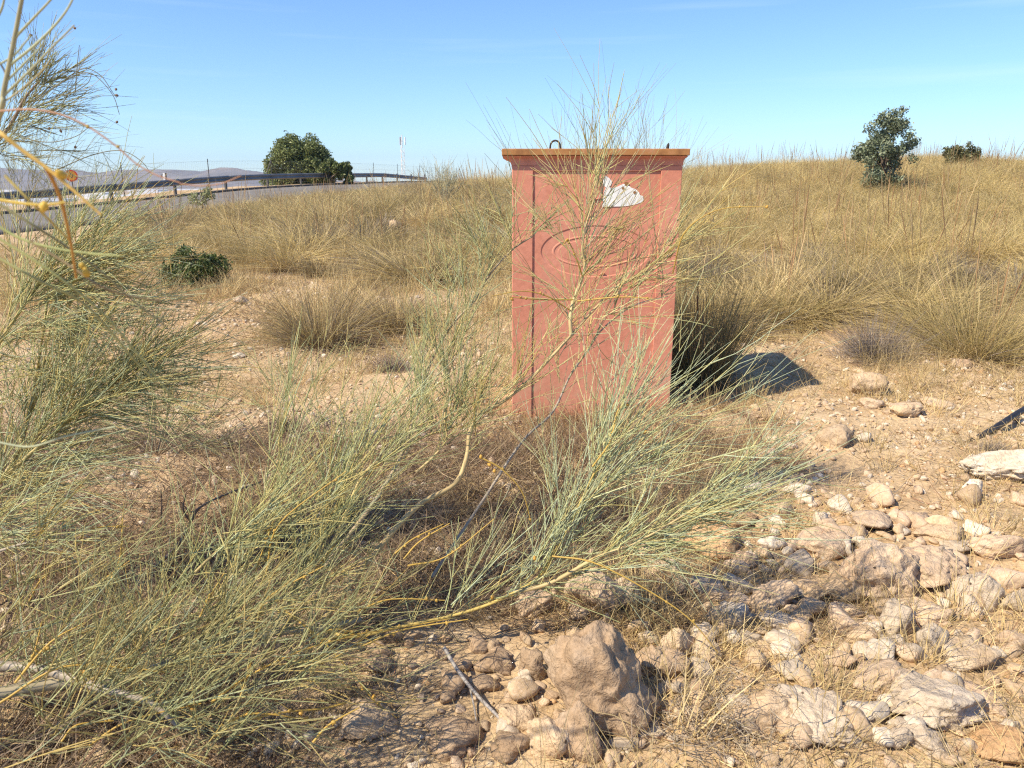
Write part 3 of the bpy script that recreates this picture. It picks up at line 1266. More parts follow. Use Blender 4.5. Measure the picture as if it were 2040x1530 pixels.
def tussock_mesh(kind, n, size, w):
    s = size
    if kind == 'olive':
        p = [blades(n, 0.16 * s, (.45 * s, .9 * s), (3, 80), (.15, .75), w, [YOLIVE, OLIVE, STRAW, STRAWL], cw=[.38, .13, .34, .15], jitter=.14),
             blades(n // 3, 0.13 * s, (.15 * s, .4 * s), (5, 80), (.1, .5), w, [BROWN, GREYB, STRAW])]
    elif kind == 'brown':
        p = [blades(n, 0.17 * s, (.35 * s, .7 * s), (4, 72), (.1, .6), w, [STRAW, GREYB, BROWN, OLIVE], cw=[.42, .23, .13, .22], jitter=.13),
             blades(n // 3, 0.15 * s, (.1 * s, .35 * s), (10, 85), (.1, .5), w, [GREYD, BROWN])]
    elif kind == 'grey':
        p = [blades(n, 0.15 * s, (.2 * s, .5 * s), (5, 85), (-.1, .3), w, [GREYB, GREYD, (0.33, 0.28, 0.23)], jitter=0.18),
             blades(n // 2, 0.15 * s, (.2 * s, .45 * s), (5, 80), (-.1, .2), w, [(0.36, 0.31, 0.26), BROWN], jitter=0.22)]
    else:
        p = [blades(n, 0.12 * s, (.25 * s, .6 * s), (2, 60), (.0, .4), w, [STRAWL, STRAW, (0.60, 0.46, 0.22)], jitter=0.1)]
    return p


def plant_mesh(name, parts, mat=None):
    V, F, C = join(parts)
    return mesh_np(name, V, F, C, mat or M_GRASS)


# field tussocks
FIELD = ([plant_mesh('field tussock', tussock_mesh('olive', 800, 1.0, 0.0030)) for _ in range(4)]
         + [plant_mesh('field tussock', tussock_mesh('brown', 600, 1.0, 0.0034)) for _ in range(2)]
         + [plant_mesh('field tussock', tussock_mesh('straw', 450, 1.0, 0.0034)) for _ in range(2)]
         + [plant_mesh('field tussock', tussock_mesh('grey', 380, 1.0, 0.0036)) for _ in range(1)])


def field_pts():
    n = 26000
    X = RNG.uniform(-20, 34, n)
    Y = RNG.uniform(6.5, 62, n)
    u, _ = road_uv(X, Y)
    d = np.zeros(n)
    nz_ = fbm(X * 0.35, Y * 0.35, 6.0, 3)
    right = sstep(0.8, 1.8, X + (Y - 7) * 0.02) * sstep(6.4, 7.8, Y + nz_ * 0.8)
    left = (1 - sstep(0.8, 1.8, X + (Y - 7) * 0.02)) * sstep(9.8, 13.5, Y + nz_ * 2.6)
    leftfar = sstep(-9, -5, -X - 14 + Y * 0.3) * sstep(10.5, 14, Y) * 0.7
    d = np.maximum(right, np.maximum(left, leftfar))
    dens = np.where(Y < 34, 1.0, 0.35) * (0.65 + 0.5 * np.clip(nz_ + 0.3, 0, 1))
    keep = (RNG.uniform(0, 1, n) < d * dens * np.where(X > 0.5, 0.74, 0.46)) & (u > ROAD_W + 0.7)
    keep &= (np.abs(X) < Y * 0.76 + 3.0)
    keep &= ~((Y > 36) & (X > -1))
    # cabinet footprint
    keep &= ~((X > -0.2) & (X < 1.3) & (Y < 5.6))
    # the road stays in sight above the bank: only low growth along its near edge
    Z = terrain(X, Y, False)
    zc = (Y * CP - (Z - CAM_H) * SP)
    px = 1020 + FPX * X / zc
    top = Z + 0.50 - CAM_H
    py = 765 - FPX * (Y * SP + top * CP) / (Y * CP - top * SP)
    line = np.interp(px, [-300, 200, 262, 330, 400, 500, 600, 700, 860, 900], [470, 450, 425, 410, 395, 381, 371, 360, 338, 300])
    keep &= py > line
    keep &= ~((px < 262) & (py < 480))
    return X[keep], Y[keep]


X, Y = field_pts()
Z = terrain(X, Y, False)
n = len(X)
rot = np.stack([RNG.normal(0, .08, n), RNG.normal(0, .08, n), RNG.uniform(0, 6.28, n)], 1)
s = np.where(X < 0.3, 0.55 + 0.85 * RNG.uniform(0, 1, n) ** 1.6, RNG.uniform(0.5, 1.05, n))
scl = np.stack([s * 1.1, s * 1.1, s * RNG.uniform(0.7, 1.0, n)], 1)
hillside = sstep(-1, 4, X - (14 - Y) * 0.2) * sstep(8, 13, Y)
pick = RNG.uniform(0, 1, n)
idx = np.where(pick < 0.26 + 0.52 * hillside, RNG.integers(0, 4, n), np.where(pick < 0.80, RNG.integers(4, 6, n), np.where(RNG.uniform(0, 1, n) < .55, 8, RNG.integers(6, 8, n))))
idx = np.where((hillside > 0.8) & (idx == 8), 6, idx)
scatter('tussock_grass', np.stack([X, Y, Z], 1), rot, scl, idx, FIELD, 'dense dry tussock grass covering the slope and the road bank')
FIELD_N = n

# thin seed stalks above the field
STALKS = [plant_mesh('stalks', [seed_stalk(4, 1.05, 22)]) for _ in range(5)]
k = RNG.uniform(0, 1, n) < 0.13
m_ = int(k.sum())
rot = np.stack([RNG.normal(0, .1, m_), RNG.normal(0, .1, m_), RNG.uniform(0, 6.28, m_)], 1)
sc_ = RNG.uniform(0.7, 1.15, m_)
scatter('seed_stalks', np.stack([X[k], Y[k], Z[k]], 1), rot, np.stack([sc_] * 3, 1), RNG.integers(0, 5, m_), STALKS,
        'tall thin seed stalks rising above the dry grass')


# ------------------------------------------------------------------ ground cover: straw, litter, pebbles
def in_view(X, Y):
    return (np.abs(X) < Y * 0.72 + 0.6)


STRAWM = [plant_mesh('straw', [blades(26, 0.07, (.05, .20), (10, 85), (0, .3), 0.0016, [STRAW, STRAWL, (0.52, .37, .18)], K=4, jitter=.2)]) for _ in range(4)] + \
         [plant_mesh('straw', [blades(30, 0.10, (.04, .14), (50, 92), (0, .1), 0.0015, [BROWN, STRAW, GREYB, REDB], K=4, jitter=.3)]) for _ in range(3)] + \
         [plant_mesh('straw', [blades(40, 0.06, (.12, .30), (2, 45), (0, .2), 0.0016, [STRAWL, (0.60, .45, .20)], K=4, jitter=.12)]) for _ in range(2)]
n = 62000
Y = 1.3 + 14.5 * RNG.uniform(0, 1, n) ** 1.15
X = RNG.uniform(-1, 1, n) * (Y * 0.74 + 1.6)
nz_ = fbm(X * 1.1, Y * 1.1, 21.0, 3)
dens = np.clip(0.42 + 0.55 * nz_, 0.05, 1) * np.where((Y > 7) & (X < 0.5), 1.6, 1.0)
keep = RNG.uniform(0, 1, n) < dens * np.where((X > 0.30 * Y) & (Y < 4.6), 0.30, 0.55)
keep &= ~((X > -0.03) & (X < 1.03) & (Y > 4.6) & (Y < 5.15))
X, Y = X[keep], Y[keep]
Z = terrain(X, Y)
n = len(X)
leftish = X < 0.25 * Y - 0.4
idx = np.where(leftish & (Y < 4.6), RNG.choice([4, 5, 6, 4, 5, 6, 0, 1], n), RNG.choice([0, 1, 2, 3, 4, 5, 6, 7], n, p=[.16, .16, .16, .16, .1, .1, .1, .06]))
idx = np.where((X > 1.2) & (Y < 3.4) & (RNG.uniform(0, 1, n) < .12), RNG.integers(7, 9, n), idx)
s = RNG.uniform(0.6, 1.3, n) * np.where((Y > 6.5) & (X < 1), 1.5, 1.0)
rot = np.stack([RNG.normal(0, .15, n), RNG.normal(0, .15, n), RNG.uniform(0, 6.28, n)], 1)
scatter('straw_litter', np.stack([X, Y, Z], 1), rot, np.stack([s] * 3, 1), idx, STRAWM, 'dry straw and broken twigs littering the stony ground')


# dark fallen twigs under the broom
n = 9000
Y = RNG.uniform(1.3, 4.3, n)
X = RNG.uniform(-1, 1, n) * (Y * 0.72 + 0.5)
keep = (X < 0.28 * Y - 0.15 + 0.3 * fbm(X * 2, Y * 2, 3.3, 2)) & ~((Y < 2.35) & (X > -0.42 - 0.1 * Y)) & (RNG.uniform(0, 1, n) < np.clip(.55 + .7 * fbm(X * 1.6, Y * 1.6, 5.5, 2), .1, 1))
X, Y = X[keep], Y[keep]
n = len(X)
DEADM = [plant_mesh('fallen twigs', [blades(34, .12, (.05, .22), (60, 94), (0, .08), 0.0017, [(.27, .185, .115), (.34, .25, .155), (.19, .135, .09), (.40, .31, .19)], K=4, jitter=.3),
                                     blades(40, .13, (.01, .04), (30, 90), (0, .1), 0.003, [(.24, .16, .10), (.17, .115, .075), (.34, .24, .15)], K=3, jitter=.3)]) for _ in range(4)]
scatter('fallen_twigs', np.stack([X, Y, terrain(X, Y)], 1), np.stack([RNG.normal(0, .1, n), RNG.normal(0, .1, n), RNG.uniform(0, 6.28, n)], 1), np.stack([RNG.uniform(.7, 1.4, n)] * 3, 1),
        RNG.integers(0, 4, n), DEADM, 'dark fallen twigs and leaf litter under the broom')


# ------------------------------------------------------------------ rocks
def ico(sub):
    import bmesh
    bm = bmesh.new()
    bmesh.ops.create_icosphere(bm, subdivisions=sub, radius=1.0)
    V = np.array([v.co[:] for v in bm.verts])
    F = np.array([[v.index for v in f.verts] for f in bm.faces])
    bm.free()
    return V, F


ICO = {s_: ico(s_) for s_ in (2, 3, 4, 5)}


def rock_shape(seed, sub, cuts=9, rough=1.0, soft=0.55):
    r = np.random.default_rng(seed)
    V, F = ICO[sub]
    V = V.copy()
    d = V / np.linalg.norm(V, axis=1)[:, None]
    rad = np.full(len(V), 1.25)
    for _ in range(cuts):
        nrm = r.normal(size=3)
        nrm /= np.linalg.norm(nrm)
        dist = r.uniform(0.56, 0.96)
        c = d @ nrm
        lim = np.where(c > 0.05, dist / np.maximum(c, 0.05), 9)
        kk = 22.0
        rad = -np.log(np.exp(-kk * rad) + np.exp(-kk * np.minimum(lim, 4))) / kk
    V = d * rad[:, None]
    o = r.uniform(0, 50, 3)
    f1 = fbm(d[:, 0] * 1.6 + o[0], d[:, 1] * 1.6 + o[1], d[:, 2] * 1.6 + o[2], 3)
    f2 = fbm(V[:, 0] * 5 + o[1], V[:, 1] * 5 + o[2], V[:, 2] * 5 + o[0], 3, 0.6)
    rid = 1 - np.abs(fbm(V[:, 0] * 3 + o[2], V[:, 1] * 3 + o[0], V[:, 2] * 3 + o[1], 2))
    f3 = fbm(V[:, 0] * 13 + o[0], V[:, 1] * 13 + o[2], V[:, 2] * 13 + o[1], 2) if sub >= 4 else 0
    V = V * (1 + rough * (0.018 * f3 + 0.15 * f1 + 0.065 * f2 + 0.09 * (rid - 0.7)))[:, None]
    return V, F


def put_rock(px, py, w, h, colr, label, seed, sub=4, group=None, sink=0.28, cuts=9, rough=1.0, cat='rock', rz=None, ang=0.0):
    g = hit(px, py + h * 0.30)
    depth = g[1] * CP + (CAM_H - g[2]) * SP
    a = w * depth / FPX / 2
    hh = h * depth / FPX / 2
    al = math.atan2(CAM_H - g[2], g[1])
    b_ = a * 0.8
    c2 = (hh ** 2 - (b_ * math.sin(al)) ** 2)
    c_ = math.sqrt(c2) / math.cos(al) if c2 > 0 else 0
    c_ = min(max(c_, 0.42 * a), 1.15 * a)
    V, F = rock_shape(seed, sub, cuts, rough)
    V = V * np.array([a, b_, c_]) * 1.10
    if ang:
        ca, sa = math.cos(ang), math.sin(ang)
        V = np.stack([V[:, 0] * ca - V[:, 2] * sa, V[:, 1], V[:, 0] * sa + V[:, 2] * ca], 1)
    me = mesh_np('rock', V, F, None, M_ROCK[colr], True)
    o = link('rock', me, None, (g[0], g[1], g[2] + c_ * (1 - 2 * sink) * 0.95))
    o.rotation_euler = (0, 0, rz if rz is not None else random.uniform(-0.4, 0.4))
    tag(o, label, cat, group or 'loose rocks on the stony ground')
    return o


ROCKS = [
    (1203, 1400, 196, 212, 'brown', 'largest brown knobbly boulder standing below the broom spray, half in shade', 5),
    (1088, 1492, 80, 90, 'tan', 'angular tan rock leaning on the foot of the largest boulder', 4),
    (1152, 1475, 105, 98, 'brown', 'blocky rock with a twig shadow across it in front of the largest boulder', 4),
    (1017, 1506, 90, 58, 'brown', 'flat brown rock at the tip of the grey dead branch', 4),
    (1034, 1452, 88, 50, 'tan', 'tan rock lying behind the tip of the grey dead branch', 4),
    (912, 1472, 115, 72, 'brown', 'wedge shaped brown rock just left of the grey dead branch', 4),
    (750, 1452, 108, 74, 'tan', 'tan rock under the broom twigs, left of the wedge shaped brown rock', 4),
    (197, 1497, 105, 68, 'tan', 'tan rock lying under the thick broom trunk at the near corner', 4),
    (1178, 1178, 105, 100, 'pink', 'pink upright block of stone with a dark hollow beside it behind the broom spray', 4),
    (1245, 1180, 66, 75, 'pink', 'narrow pink stone touching the upright block behind the broom spray', 4),
    (1060, 1205, 80, 55, 'pink', 'low pinkish stone left of the dark hollow under the broom spray', 4),
    (1345, 1300, 68, 98, 'tan', 'upright tan stone right of the largest boulder', 4),
    (1402, 1312, 48, 88, 'tan', 'slim pointed stone next to the upright tan stone', 4),
    (1310, 1350, 90, 80, 'brown', 'dark stone wedged against the right flank of the largest boulder', 4),
    (985, 1330, 80, 50, 'brown', 'small brown rock below the broom twigs, beside the grey dead branch', 3),
    (1060, 1345, 55, 75, 'brown', 'upright thin slab left of the largest boulder', 4),
    (960, 1390, 60, 45, 'brown', 'rounded brown stone behind the wedge shaped brown rock', 3),
    (1640, 1467, 165, 88, 'grey', 'long smooth grey slab rock with a crisp shadow at its right end', 5),
    (1506, 1447, 112, 72, 'tan', 'rounded tan rock with a pale stripe left of the long grey slab', 4),
    (1852, 1416, 190, 112, 'grey', 'big humped blue grey boulder on the right hand rock pile', 5),
    (1925, 1318, 104, 64, 'white', 'whitish rounded rock speckled with dark dots above the blue grey boulder', 4),
    (1847, 1224, 108, 60, 'pink', 'smooth domed pinkish rock right below the overhanging boulder', 4),
    (1775, 1250, 68, 76, 'grey', 'egg shaped greyish rock leaning left of the domed pinkish rock', 4),
    (1722, 1281, 58, 50, 'tan', 'smooth tan cobble below the overhanging boulder', 3),
    (1764, 1302, 78, 48, 'grey', 'flat grey stone touching the smooth tan cobble', 4),
    (1850, 1282, 58, 74, 'grey', 'upright grey stone standing below the domed pinkish rock', 4),
    (1616, 1182, 70, 48, 'tan', 'flat topped tan rock left of the overhanging boulder', 4),
    (1538, 1190, 88, 64, 'pink', 'pinkish pointed rock at the tips of the broom twigs', 4),
    (1565, 1234, 90, 50, 'grey', 'low rounded grey rock in front of the pinkish pointed rock', 4),
    (1768, 1145, 140, 132, 'pink', 'big pinkish boulder with a dark overhang beneath it', 5),
    (1842, 1130, 130, 78, 'pink', 'broad pinkish boulder with a black notch, right of the overhang', 5),
    (1942, 1172, 98, 84, 'grey', 'sloping grey boulder behind the domed pinkish rock', 4),
    (1672, 1168, 88, 50, 'tan', 'low tan ledge running into the overhanging boulder', 4),
    (1630, 1075, 112, 54, 'pink', 'low pinkish rock spread behind the straw tuft', 4),
    (1632, 1042, 48, 42, 'white', 'small broken white stone on the low pinkish rock', 3),
    (1738, 1031, 92, 47, 'pink', 'rounded pinkish rock dotted with pits on the upper edge of the rock pile', 4),
    (1817, 1031, 70, 37, 'pink', 'smaller pitted rock right of the rounded dotted one', 4),
    (1862, 1057, 70, 37, 'tan', 'tan rock overhanging dry grass on the upper rock pile', 4),
    (1897, 1080, 64, 34, 'grey', 'grey pitted stone below the tan overhanging rock', 4),
    (1975, 1083, 95, 62, 'pink', 'pinkish flat boulder on the upper right of the rock pile', 4),
    (1464, 1036, 102, 46, 'orange', 'orange tan rock behind the right tips of the broom', 4),
    (2015, 1199, 60, 54, 'grey', 'grey stone cut by the right border of the view', 4),
    (1954, 1390, 90, 48, 'pink', 'pinkish slab behind the blue grey boulder', 4),
    (2003, 1468, 54, 58, 'grey', 'pyramid shaped grey stone right of the blue grey boulder', 4),
    (1840, 1506, 90, 58, 'grey', 'pointed grey rock in front of the blue grey boulder', 4),
    (1783, 1510, 50, 50, 'grey', 'small grey rock left of the pointed grey rock at the near edge', 3),
    (1985, 1518, 130, 44, 'orange', 'flat orange rock in the nearest right corner', 4),
    (1737, 1378, 106, 64, 'pink', 'pinkish rock under crossing straws above the long grey slab', 4),
    (1573, 1352, 74, 48, 'grey', 'dull grey stone in the straw above the rounded tan rock', 3),
    (1667, 1348, 66, 35, 'pink', 'thin pinkish flagstone half hidden by straw', 3),
    (1687, 1207, 58, 36, 'tan', 'small tan stone directly under the dark overhang', 3),
    (1459, 1280, 46, 34, 'pale', 'pale chunk lying right of the slim pointed stone', 3),
    (1570, 1275, 46, 38, 'pale', 'pale chunk in straw in front of the low rounded grey rock', 3),
    (1711, 1310, 30, 25, 'orange', 'small round orange stone beside the flat grey stone', 3),
    (1710, 1334, 26, 30, 'brown', 'small round brown stone below the round orange one', 3),
    (1666, 870, 64, 44, 'tan', 'faceted tan rock alone on the open ground below the cabinet shadow', 4),
    (1721, 874, 24, 24, 'pale', 'small pointed pale stone right of the faceted tan rock', 3),
    (1719, 765, 66, 46, 'tan', 'tan rock lying past the tip of the cabinet shadow', 4),
    (1805, 812, 72, 36, 'tan', 'long low tan rock on the open ground left of the black pipe', 4),
    (1933, 977, 48, 42, 'white', 'cube shaped whitish stone in front of the white sunlit slab', 4),
    (1868, 794, 56, 22, 'tan', 'flat half buried stone left of the black pipe', 3),
    (1730, 799, 50, 26, 'pink', 'pinkish stone just below the tan rock past the shadow tip', 3),
    (1909, 722, 42, 24, 'pink', 'pinkish stone at the foot of the grassy slope above the pipe', 3),
    (1539, 877, 24, 17, 'white', 'white stone right of the cabinet base below the shadow', 3),
    (1575, 888, 28, 15, 'white', 'elongated white stone lying next to the smaller white one', 3),
    (1528, 905, 50, 28, 'pink', 'pinkish stone partly behind the broom tips below the shadow', 3),
    (790, 452, 38, 46, 'tan', 'round tan boulder showing between tussocks near the road bank', 3),
    (480, 602, 34, 18, 'pink', 'pinkish stone group leader on the slope under the green shrub', 3),
    (478, 713, 30, 12, 'pale', 'flat pale stone on the bare ground left of the big tussock', 3),
    (470, 689, 16, 12, 'white', 'small white stone behind the flat pale one', 3),
    (440, 572, 34, 14, 'pink', 'pink flat stone at the foot of the green shrub', 3),
    (1480, 1110, 60, 40, 'pink', 'pink stone under the lower right broom twigs', 3),
    (1420, 1075, 110, 60, 'orange', 'orange pink rock under the right reach of the broom', 4),
    (1330, 1120, 80, 55, 'pink', 'pinkish stone behind the crossing twigs right of the upright block', 4),
    (1410, 1180, 70, 50, 'pink', 'pinkish stone beneath the yellow arching twig', 4),
    (1440, 1225, 60, 40, 'tan', 'tan stone beneath the end of the yellow arching twig', 3),
]
for i, (px, py, w, h, c, lab, sub) in enumerate(ROCKS):
    put_rock(px, py, w, h, c, lab, 100 + i if i else 391, sub, cuts=10 + i % 6 if i else 18, ang=random.uniform(-0.25, 0.25), sink=0.28 if i else 0.2)


def build_slab():
    g = hit(1975, 955)
    V, F = rock_shape(901, 5, 6, 1.1)
    V = V * np.array([0.25, 0.12, 0.07])
    V[:, 2] += 0.05 * V[:, 0] / 0.3
    tip = np.clip((-V[:, 0] - 0.05) / 0.3, 0, 1)
    V[:, 1] *= 1 - 0.55 * tip
    V[:, 2] *= 1 - 0.5 * tip
    o = link('rock', mesh_np('rock', V, F, None, M_ROCK['white'], True), None, (g[0] + 0.10, g[1], g[2] + 0.055))
    o.rotation_euler = (0, 0, 0.1)
    tag(o, 'long white sunlit slab tapering to a tan point below the black pipe', 'rock', 'loose rocks on the stony ground')


build_slab()

# many smaller stones one can count: shared meshes, labelled by where they lie
SMALL = {c: [mesh_np('stone', rock_shape(500 + i * 7 + k, 3, 18, 0.8)[0], ICO[3][1], None, M_STONE[c], False) for i in range(4)] for k, c in enumerate(('tan', 'pink', 'pale', 'grey', 'brown'))}
ANCH = [(1200, 1385, 'the largest brown boulder'), (1640, 1467, 'the long grey slab rock'), (1506, 1447, 'the rounded tan rock with a pale stripe'), (1852, 1416, 'the big blue grey boulder'),
        (1925, 1318, 'the whitish speckled rock'), (1847, 1224, 'the domed pinkish rock'), (1768, 1145, 'the boulder with the dark overhang'), (1842, 1130, 'the boulder with the black notch'),
        (1942, 1172, 'the sloping grey boulder'), (1616, 1182, 'the flat topped tan rock'), (1565, 1234, 'the low rounded grey rock'), (1738, 1031, 'the rounded dotted rock'), (1630, 1060, 'the low pinkish rock by the straw tuft'),
        (1975, 1083, 'the pinkish flat boulder'), (1464, 1036, 'the orange tan rock'), (2003, 1468, 'the pyramid shaped grey stone'), (1840, 1506, 'the pointed grey rock'), (1737, 1378, 'the pinkish rock under crossing straws'),
        (1345, 1300, 'the upright tan stone'), (1178, 1178, 'the pink upright block'), (1034, 1452, 'the tip of the grey dead branch'), (912, 1472, 'the wedge shaped brown rock'), (750, 1452, 'the tan rock under the broom twigs'),
        (1666, 870, 'the faceted tan rock'), (1719, 765, 'the tan rock past the shadow tip'), (1805, 812, 'the long low tan rock'), (1933, 977, 'the cube shaped whitish stone'), (1975, 940, 'the white sunlit slab'), (1960, 850, 'the black pipe'),
        (1745, 700, 'the grey leafless shrub'), (640, 690, 'the big domed tussock'), (480, 600, 'the pink stone group leader'), (440, 560, 'the green shrub'), (590, 870, 'the small thin broom tuft'), (1539, 880, 'the white stone below the shadow'),
        (1320, 790, 'the right foot of the cabinet'), (900, 560, 'the left side of the cabinet'), (1570, 1352, 'the dull grey stone in the straw')]
SZ = [  # px range, py range, count, size range px, colours, what, group
    ((1440, 2040), (1130, 1520), 175, (20, 84), ('tan', 'pink', 'tan', 'pale', 'pink', 'grey'), 'stone', 'small stones in the rock pile'),
    ((1480, 2040), (985, 1140), 85, (16, 66), ('tan', 'pink', 'pale'), 'stone', 'stones above the rock pile'),
    ((1480, 2040), (700, 980), 62, (9, 28), ('tan', 'pale', 'pink'), 'stone', 'stones on the open ground'),
    ((700, 1440), (1280, 1520), 90, (22, 84), ('brown', 'tan', 'brown', 'grey'), 'stone', 'stones around the boulder'),
    ((1000, 1450), (1060, 1280), 40, (16, 60), ('pink', 'tan'), 'stone', 'stones beneath the broom'),
    ((430, 1000), (560, 760), 40, (7, 20), ('pale', 'pink', 'tan'), 'stone', 'stones left of the cabinet'),
    ((480, 760), (760, 1000), 16, (8, 18), ('pale', 'tan'), 'pebble', 'stones left of the broom stems'),
]
USED = {}
REST = []
for (xa, xb), (ya, yb), cnt, (sa, sb), cols, what, grp in SZ:
    pix = [(random.uniform(xa, xb), random.uniform(ya, yb)) for _ in range(cnt)]
    for (px, py), g in zip(pix, hits(pix)):
        if -0.15 < g[0] < 1.2 and 4.5 < g[1] < 5.3:
            continue
        c = random.choice(cols)
        wpx = sa + (sb - sa) * random.random() ** 1.7
        depth = g[1] * CP + (CAM_H - g[2]) * SP
        a = wpx * depth / FPX / 2
        if wpx < sa + .11 * (sb - sa):
            REST.append((g[0], g[1], g[2] + a * .3, a))
            continue
        fl = random.uniform(.45, .9)
        asp = random.uniform(.6, 1)
        o = link('stone', random.choice(SMALL[c]), None, (g[0], g[1], g[2] + a * fl * 0.35))
        o.scale = (a, a * asp, a * fl)
        o.rotation_euler = (random.uniform(-.4, .4), random.uniform(-.4, .4), random.uniform(0, 6.28))
        for _try in range(14):
            ax, ay, an = min(ANCH, key=lambda q: (q[0] - px) ** 2 + (q[1] - py) ** 2)
            dx, dy = px - ax, py - ay
            side = ('right of' if dx > 0 else 'left of') if abs(dx) > abs(dy) else ('in front of' if dy > 0 else 'behind')
            size = 'tiny' if wpx < sa + .12 * (sb - sa) else 'small' if wpx < sa + .4 * (sb - sa) else 'sizeable'
            cn = {'tan': 'tan', 'pink': 'pinkish', 'pale': 'pale', 'grey': 'grey', 'brown': 'brown'}[c]
            shp_ = ('elongated ' if asp < .72 else '') + ('flat ' if fl < .58 else 'upright ' if fl > .78 else '')
            dd_ = math.hypot(dx, dy)
            side = ('close ' if side[:5] in ('left ', 'right') and False else '') + ('just ' if dd_ < 45 else 'well ' if dd_ > 120 else '') + side
            base_l = f'{size} {shp_}{cn} {what} {side} {an}'
            base_l = ' '.join(base_l.split()[:16])
            if base_l not in USED:
                break
            fl, asp = random.uniform(.45, .9), random.uniform(.6, 1)
        USED[base_l] = 1
        o.scale = (a, a * asp, a * fl)
        tag(o, base_l, what, grp)

for g in hits([(random.uniform(2060, 2750), random.uniform(960, 1600)) for _ in range(150)]):  # the pile goes on past the view
    REST.append((g[0], g[1], g[2] + .01, random.uniform(.02, .09)))
REST = np.array(REST)
n = len(REST)
scatter('stone_scatter', REST[:, :3], RNG.uniform(-.4, .4, (n, 3)) + np.array([0, 0, 1]) * RNG.uniform(0, 6, (n, 1)), REST[:, 3:4] * np.array([1, .8, .65]), RNG.integers(0, 6, n), SMALL['tan'] + SMALL['pink'],
        'smallest stones scattered between the larger ones')

# pebbles and gravel
PEB = [mesh_np('pebble', rock_shape(700 + i, 2, 7)[0], ICO[2][1], None, M_STONE[c], True) for i, c in enumerate(('tan', 'pink', 'pale', 'tan', 'pale', 'pink', 'white', 'orange'))]
n = 58000
Y = 1.3 + 12.5 * RNG.uniform(0, 1, n) ** 1.35
X = RNG.uniform(-1, 1, n) * (Y * 0.74 + 1.6)
keep = RNG.uniform(0, 1, n) < np.clip(0.5 + 0.6 * fbm(X * 0.9, Y * 0.9, 33.0, 3), .1, 1)
X, Y = X[keep], Y[keep]
n = len(X)
Z = terrain(X, Y)
s = 0.0028 + 0.019 * RNG.uniform(0, 1, n) ** 4.5 + 0.0009 * Y
rot = RNG.uniform(0, 6.28, (n, 3)) * np.array([.12, .12, 1])
scl = np.stack([s, s * RNG.uniform(.6, 1, n), s * RNG.uniform(.4, .8, n)], 1)
scatter('gravel', np.stack([X, Y, Z + s * 0.2], 1), rot, scl, RNG.choice(8, n, p=[.2, .2, .13, .15, .1, .12, .03, .07]), PEB, 'loose gravel and pebbles over the dry soil')


# ------------------------------------------------------------------ distinct tussocks and shrubs
def put_plant(name, px, py, parts, label, cat, group=None, part_names=None, mats=None, sink=0.0):
    g = hit(px, py)
    root = empty(name, (g[0], g[1], g[2] - sink), label, cat, group, random.uniform(0, 6.28))
    names = part_names or ['blades'] * len(parts)
    for nm, p, mt in zip(names, parts, mats or [M_GRASS] * len(parts)):
        V, F, C = join(p if isinstance(p, list) else [p])
        o = link(nm, mesh_np(nm, V, F, C, mt), root)
        o['kind'] = 'stuff'
    return root


def big_tussock(px, py, wpx, label, tone='brown', stalks=0, core=True, hk=1.0, lean=86):
    g = hit(px, py)
    depth = g[1] * CP + (CAM_H - g[2]) * SP
    s = wpx * depth / FPX / 1.05
    w = 0.0011 + 0.00012 * g[1]
    if tone == 'olive':
        cols, cw = [YOLIVE, OLIVE, STRAW, STRAWL], [.35, .3, .25, .1]
    elif tone == 'green':
        cols, cw = [(0.25, 0.24, 0.09), OLIVE, STRAW, GREYB], [.35, .3, .2, .15]
    else:
        cols, cw = [STRAW, OLIVE, GREYB, BROWN], [.38, .27, .2, .15]
    P = [[blades(1500, .20 * s, (.38 * s, .72 * s * hk), (2, lean), (.05, .55), w, cols, cw=cw, K=6),
          blades(500, .24 * s, (.2 * s, .45 * s), (25, 92), (.05, .3), w, [BROWN, GREYB, GREYD], K=5)]]
    nm = ['blades']
    if core:
        P.append([blades(420, .16 * s, (.12 * s, .42 * s), (40, 95), (-.05, .25), w * 1.1, [GREYB, (0.33, .27, .23), GREYD], K=5, jitter=.16)])
        nm.append('dead_core')
    if stalks:
        P.append([seed_stalk(stalks, 0.95, 26)])
        nm.append('seed_stalks')
    return put_plant('grass_tussock', px, py, P, label, 'grass tussock', 'large single tussocks', nm)


big_tussock(640, 690, 225, 'big domed grass tussock with a grey dead heart on bare ground left of the cabinet', 'brown', 0, True, 1.45)
big_tussock(790, 655, 170, 'dark brown tussock pressed against the right flank of the big domed one', 'brown', 0, True, 1.4)
big_tussock(505, 528, 120, 'olive tussock right beside the green shrub', 'olive', 3)
big_tussock(655, 505, 150, 'greyish tussock with tall brown seed stalks below the road bank', 'brown', 9)
big_tussock(345, 465, 150, 'tussock at the road edge, nearest to the asphalt', 'brown', 2)
big_tussock(905, 470, 120, 'dark tussock behind the cabinet on its left side', 'green', 4)
g = (1.33, 5.36, tz(1.33, 5.36))
root = empty('grass_tussock', g, 'dark tussock standing in the shadow of the cabinet', 'grass tussock', 'large single tussocks')
for nm, P in (('blades', [blades(1500, .17, (.45, .92), (1, 27), (.0, .2), .0019, [(0.27, .25, .11), OLIVE, STRAW, GREYB], cw=[.4, .3, .15, .15], K=6, jitter=.06),
                          blades(450, .2, (.2, .4), (15, 60), (.05, .3), .0019, [BROWN, GREYB, OLIVE], K=5)]), ('seed_stalks', [seed_stalk(2, 1.0, 20)])):
    V, F, C = join(P)
    o = link(nm, mesh_np(nm, V, F, C, M_GRASS), root)
    o['kind'] = 'stuff'
big_tussock(1385, 505, 95, 'dark green tussock just right of the cabinet top half', 'green', 3)
big_tussock(1545, 640, 190, 'olive tussock on the sunny side of the cabinet shadow', 'olive', 6)
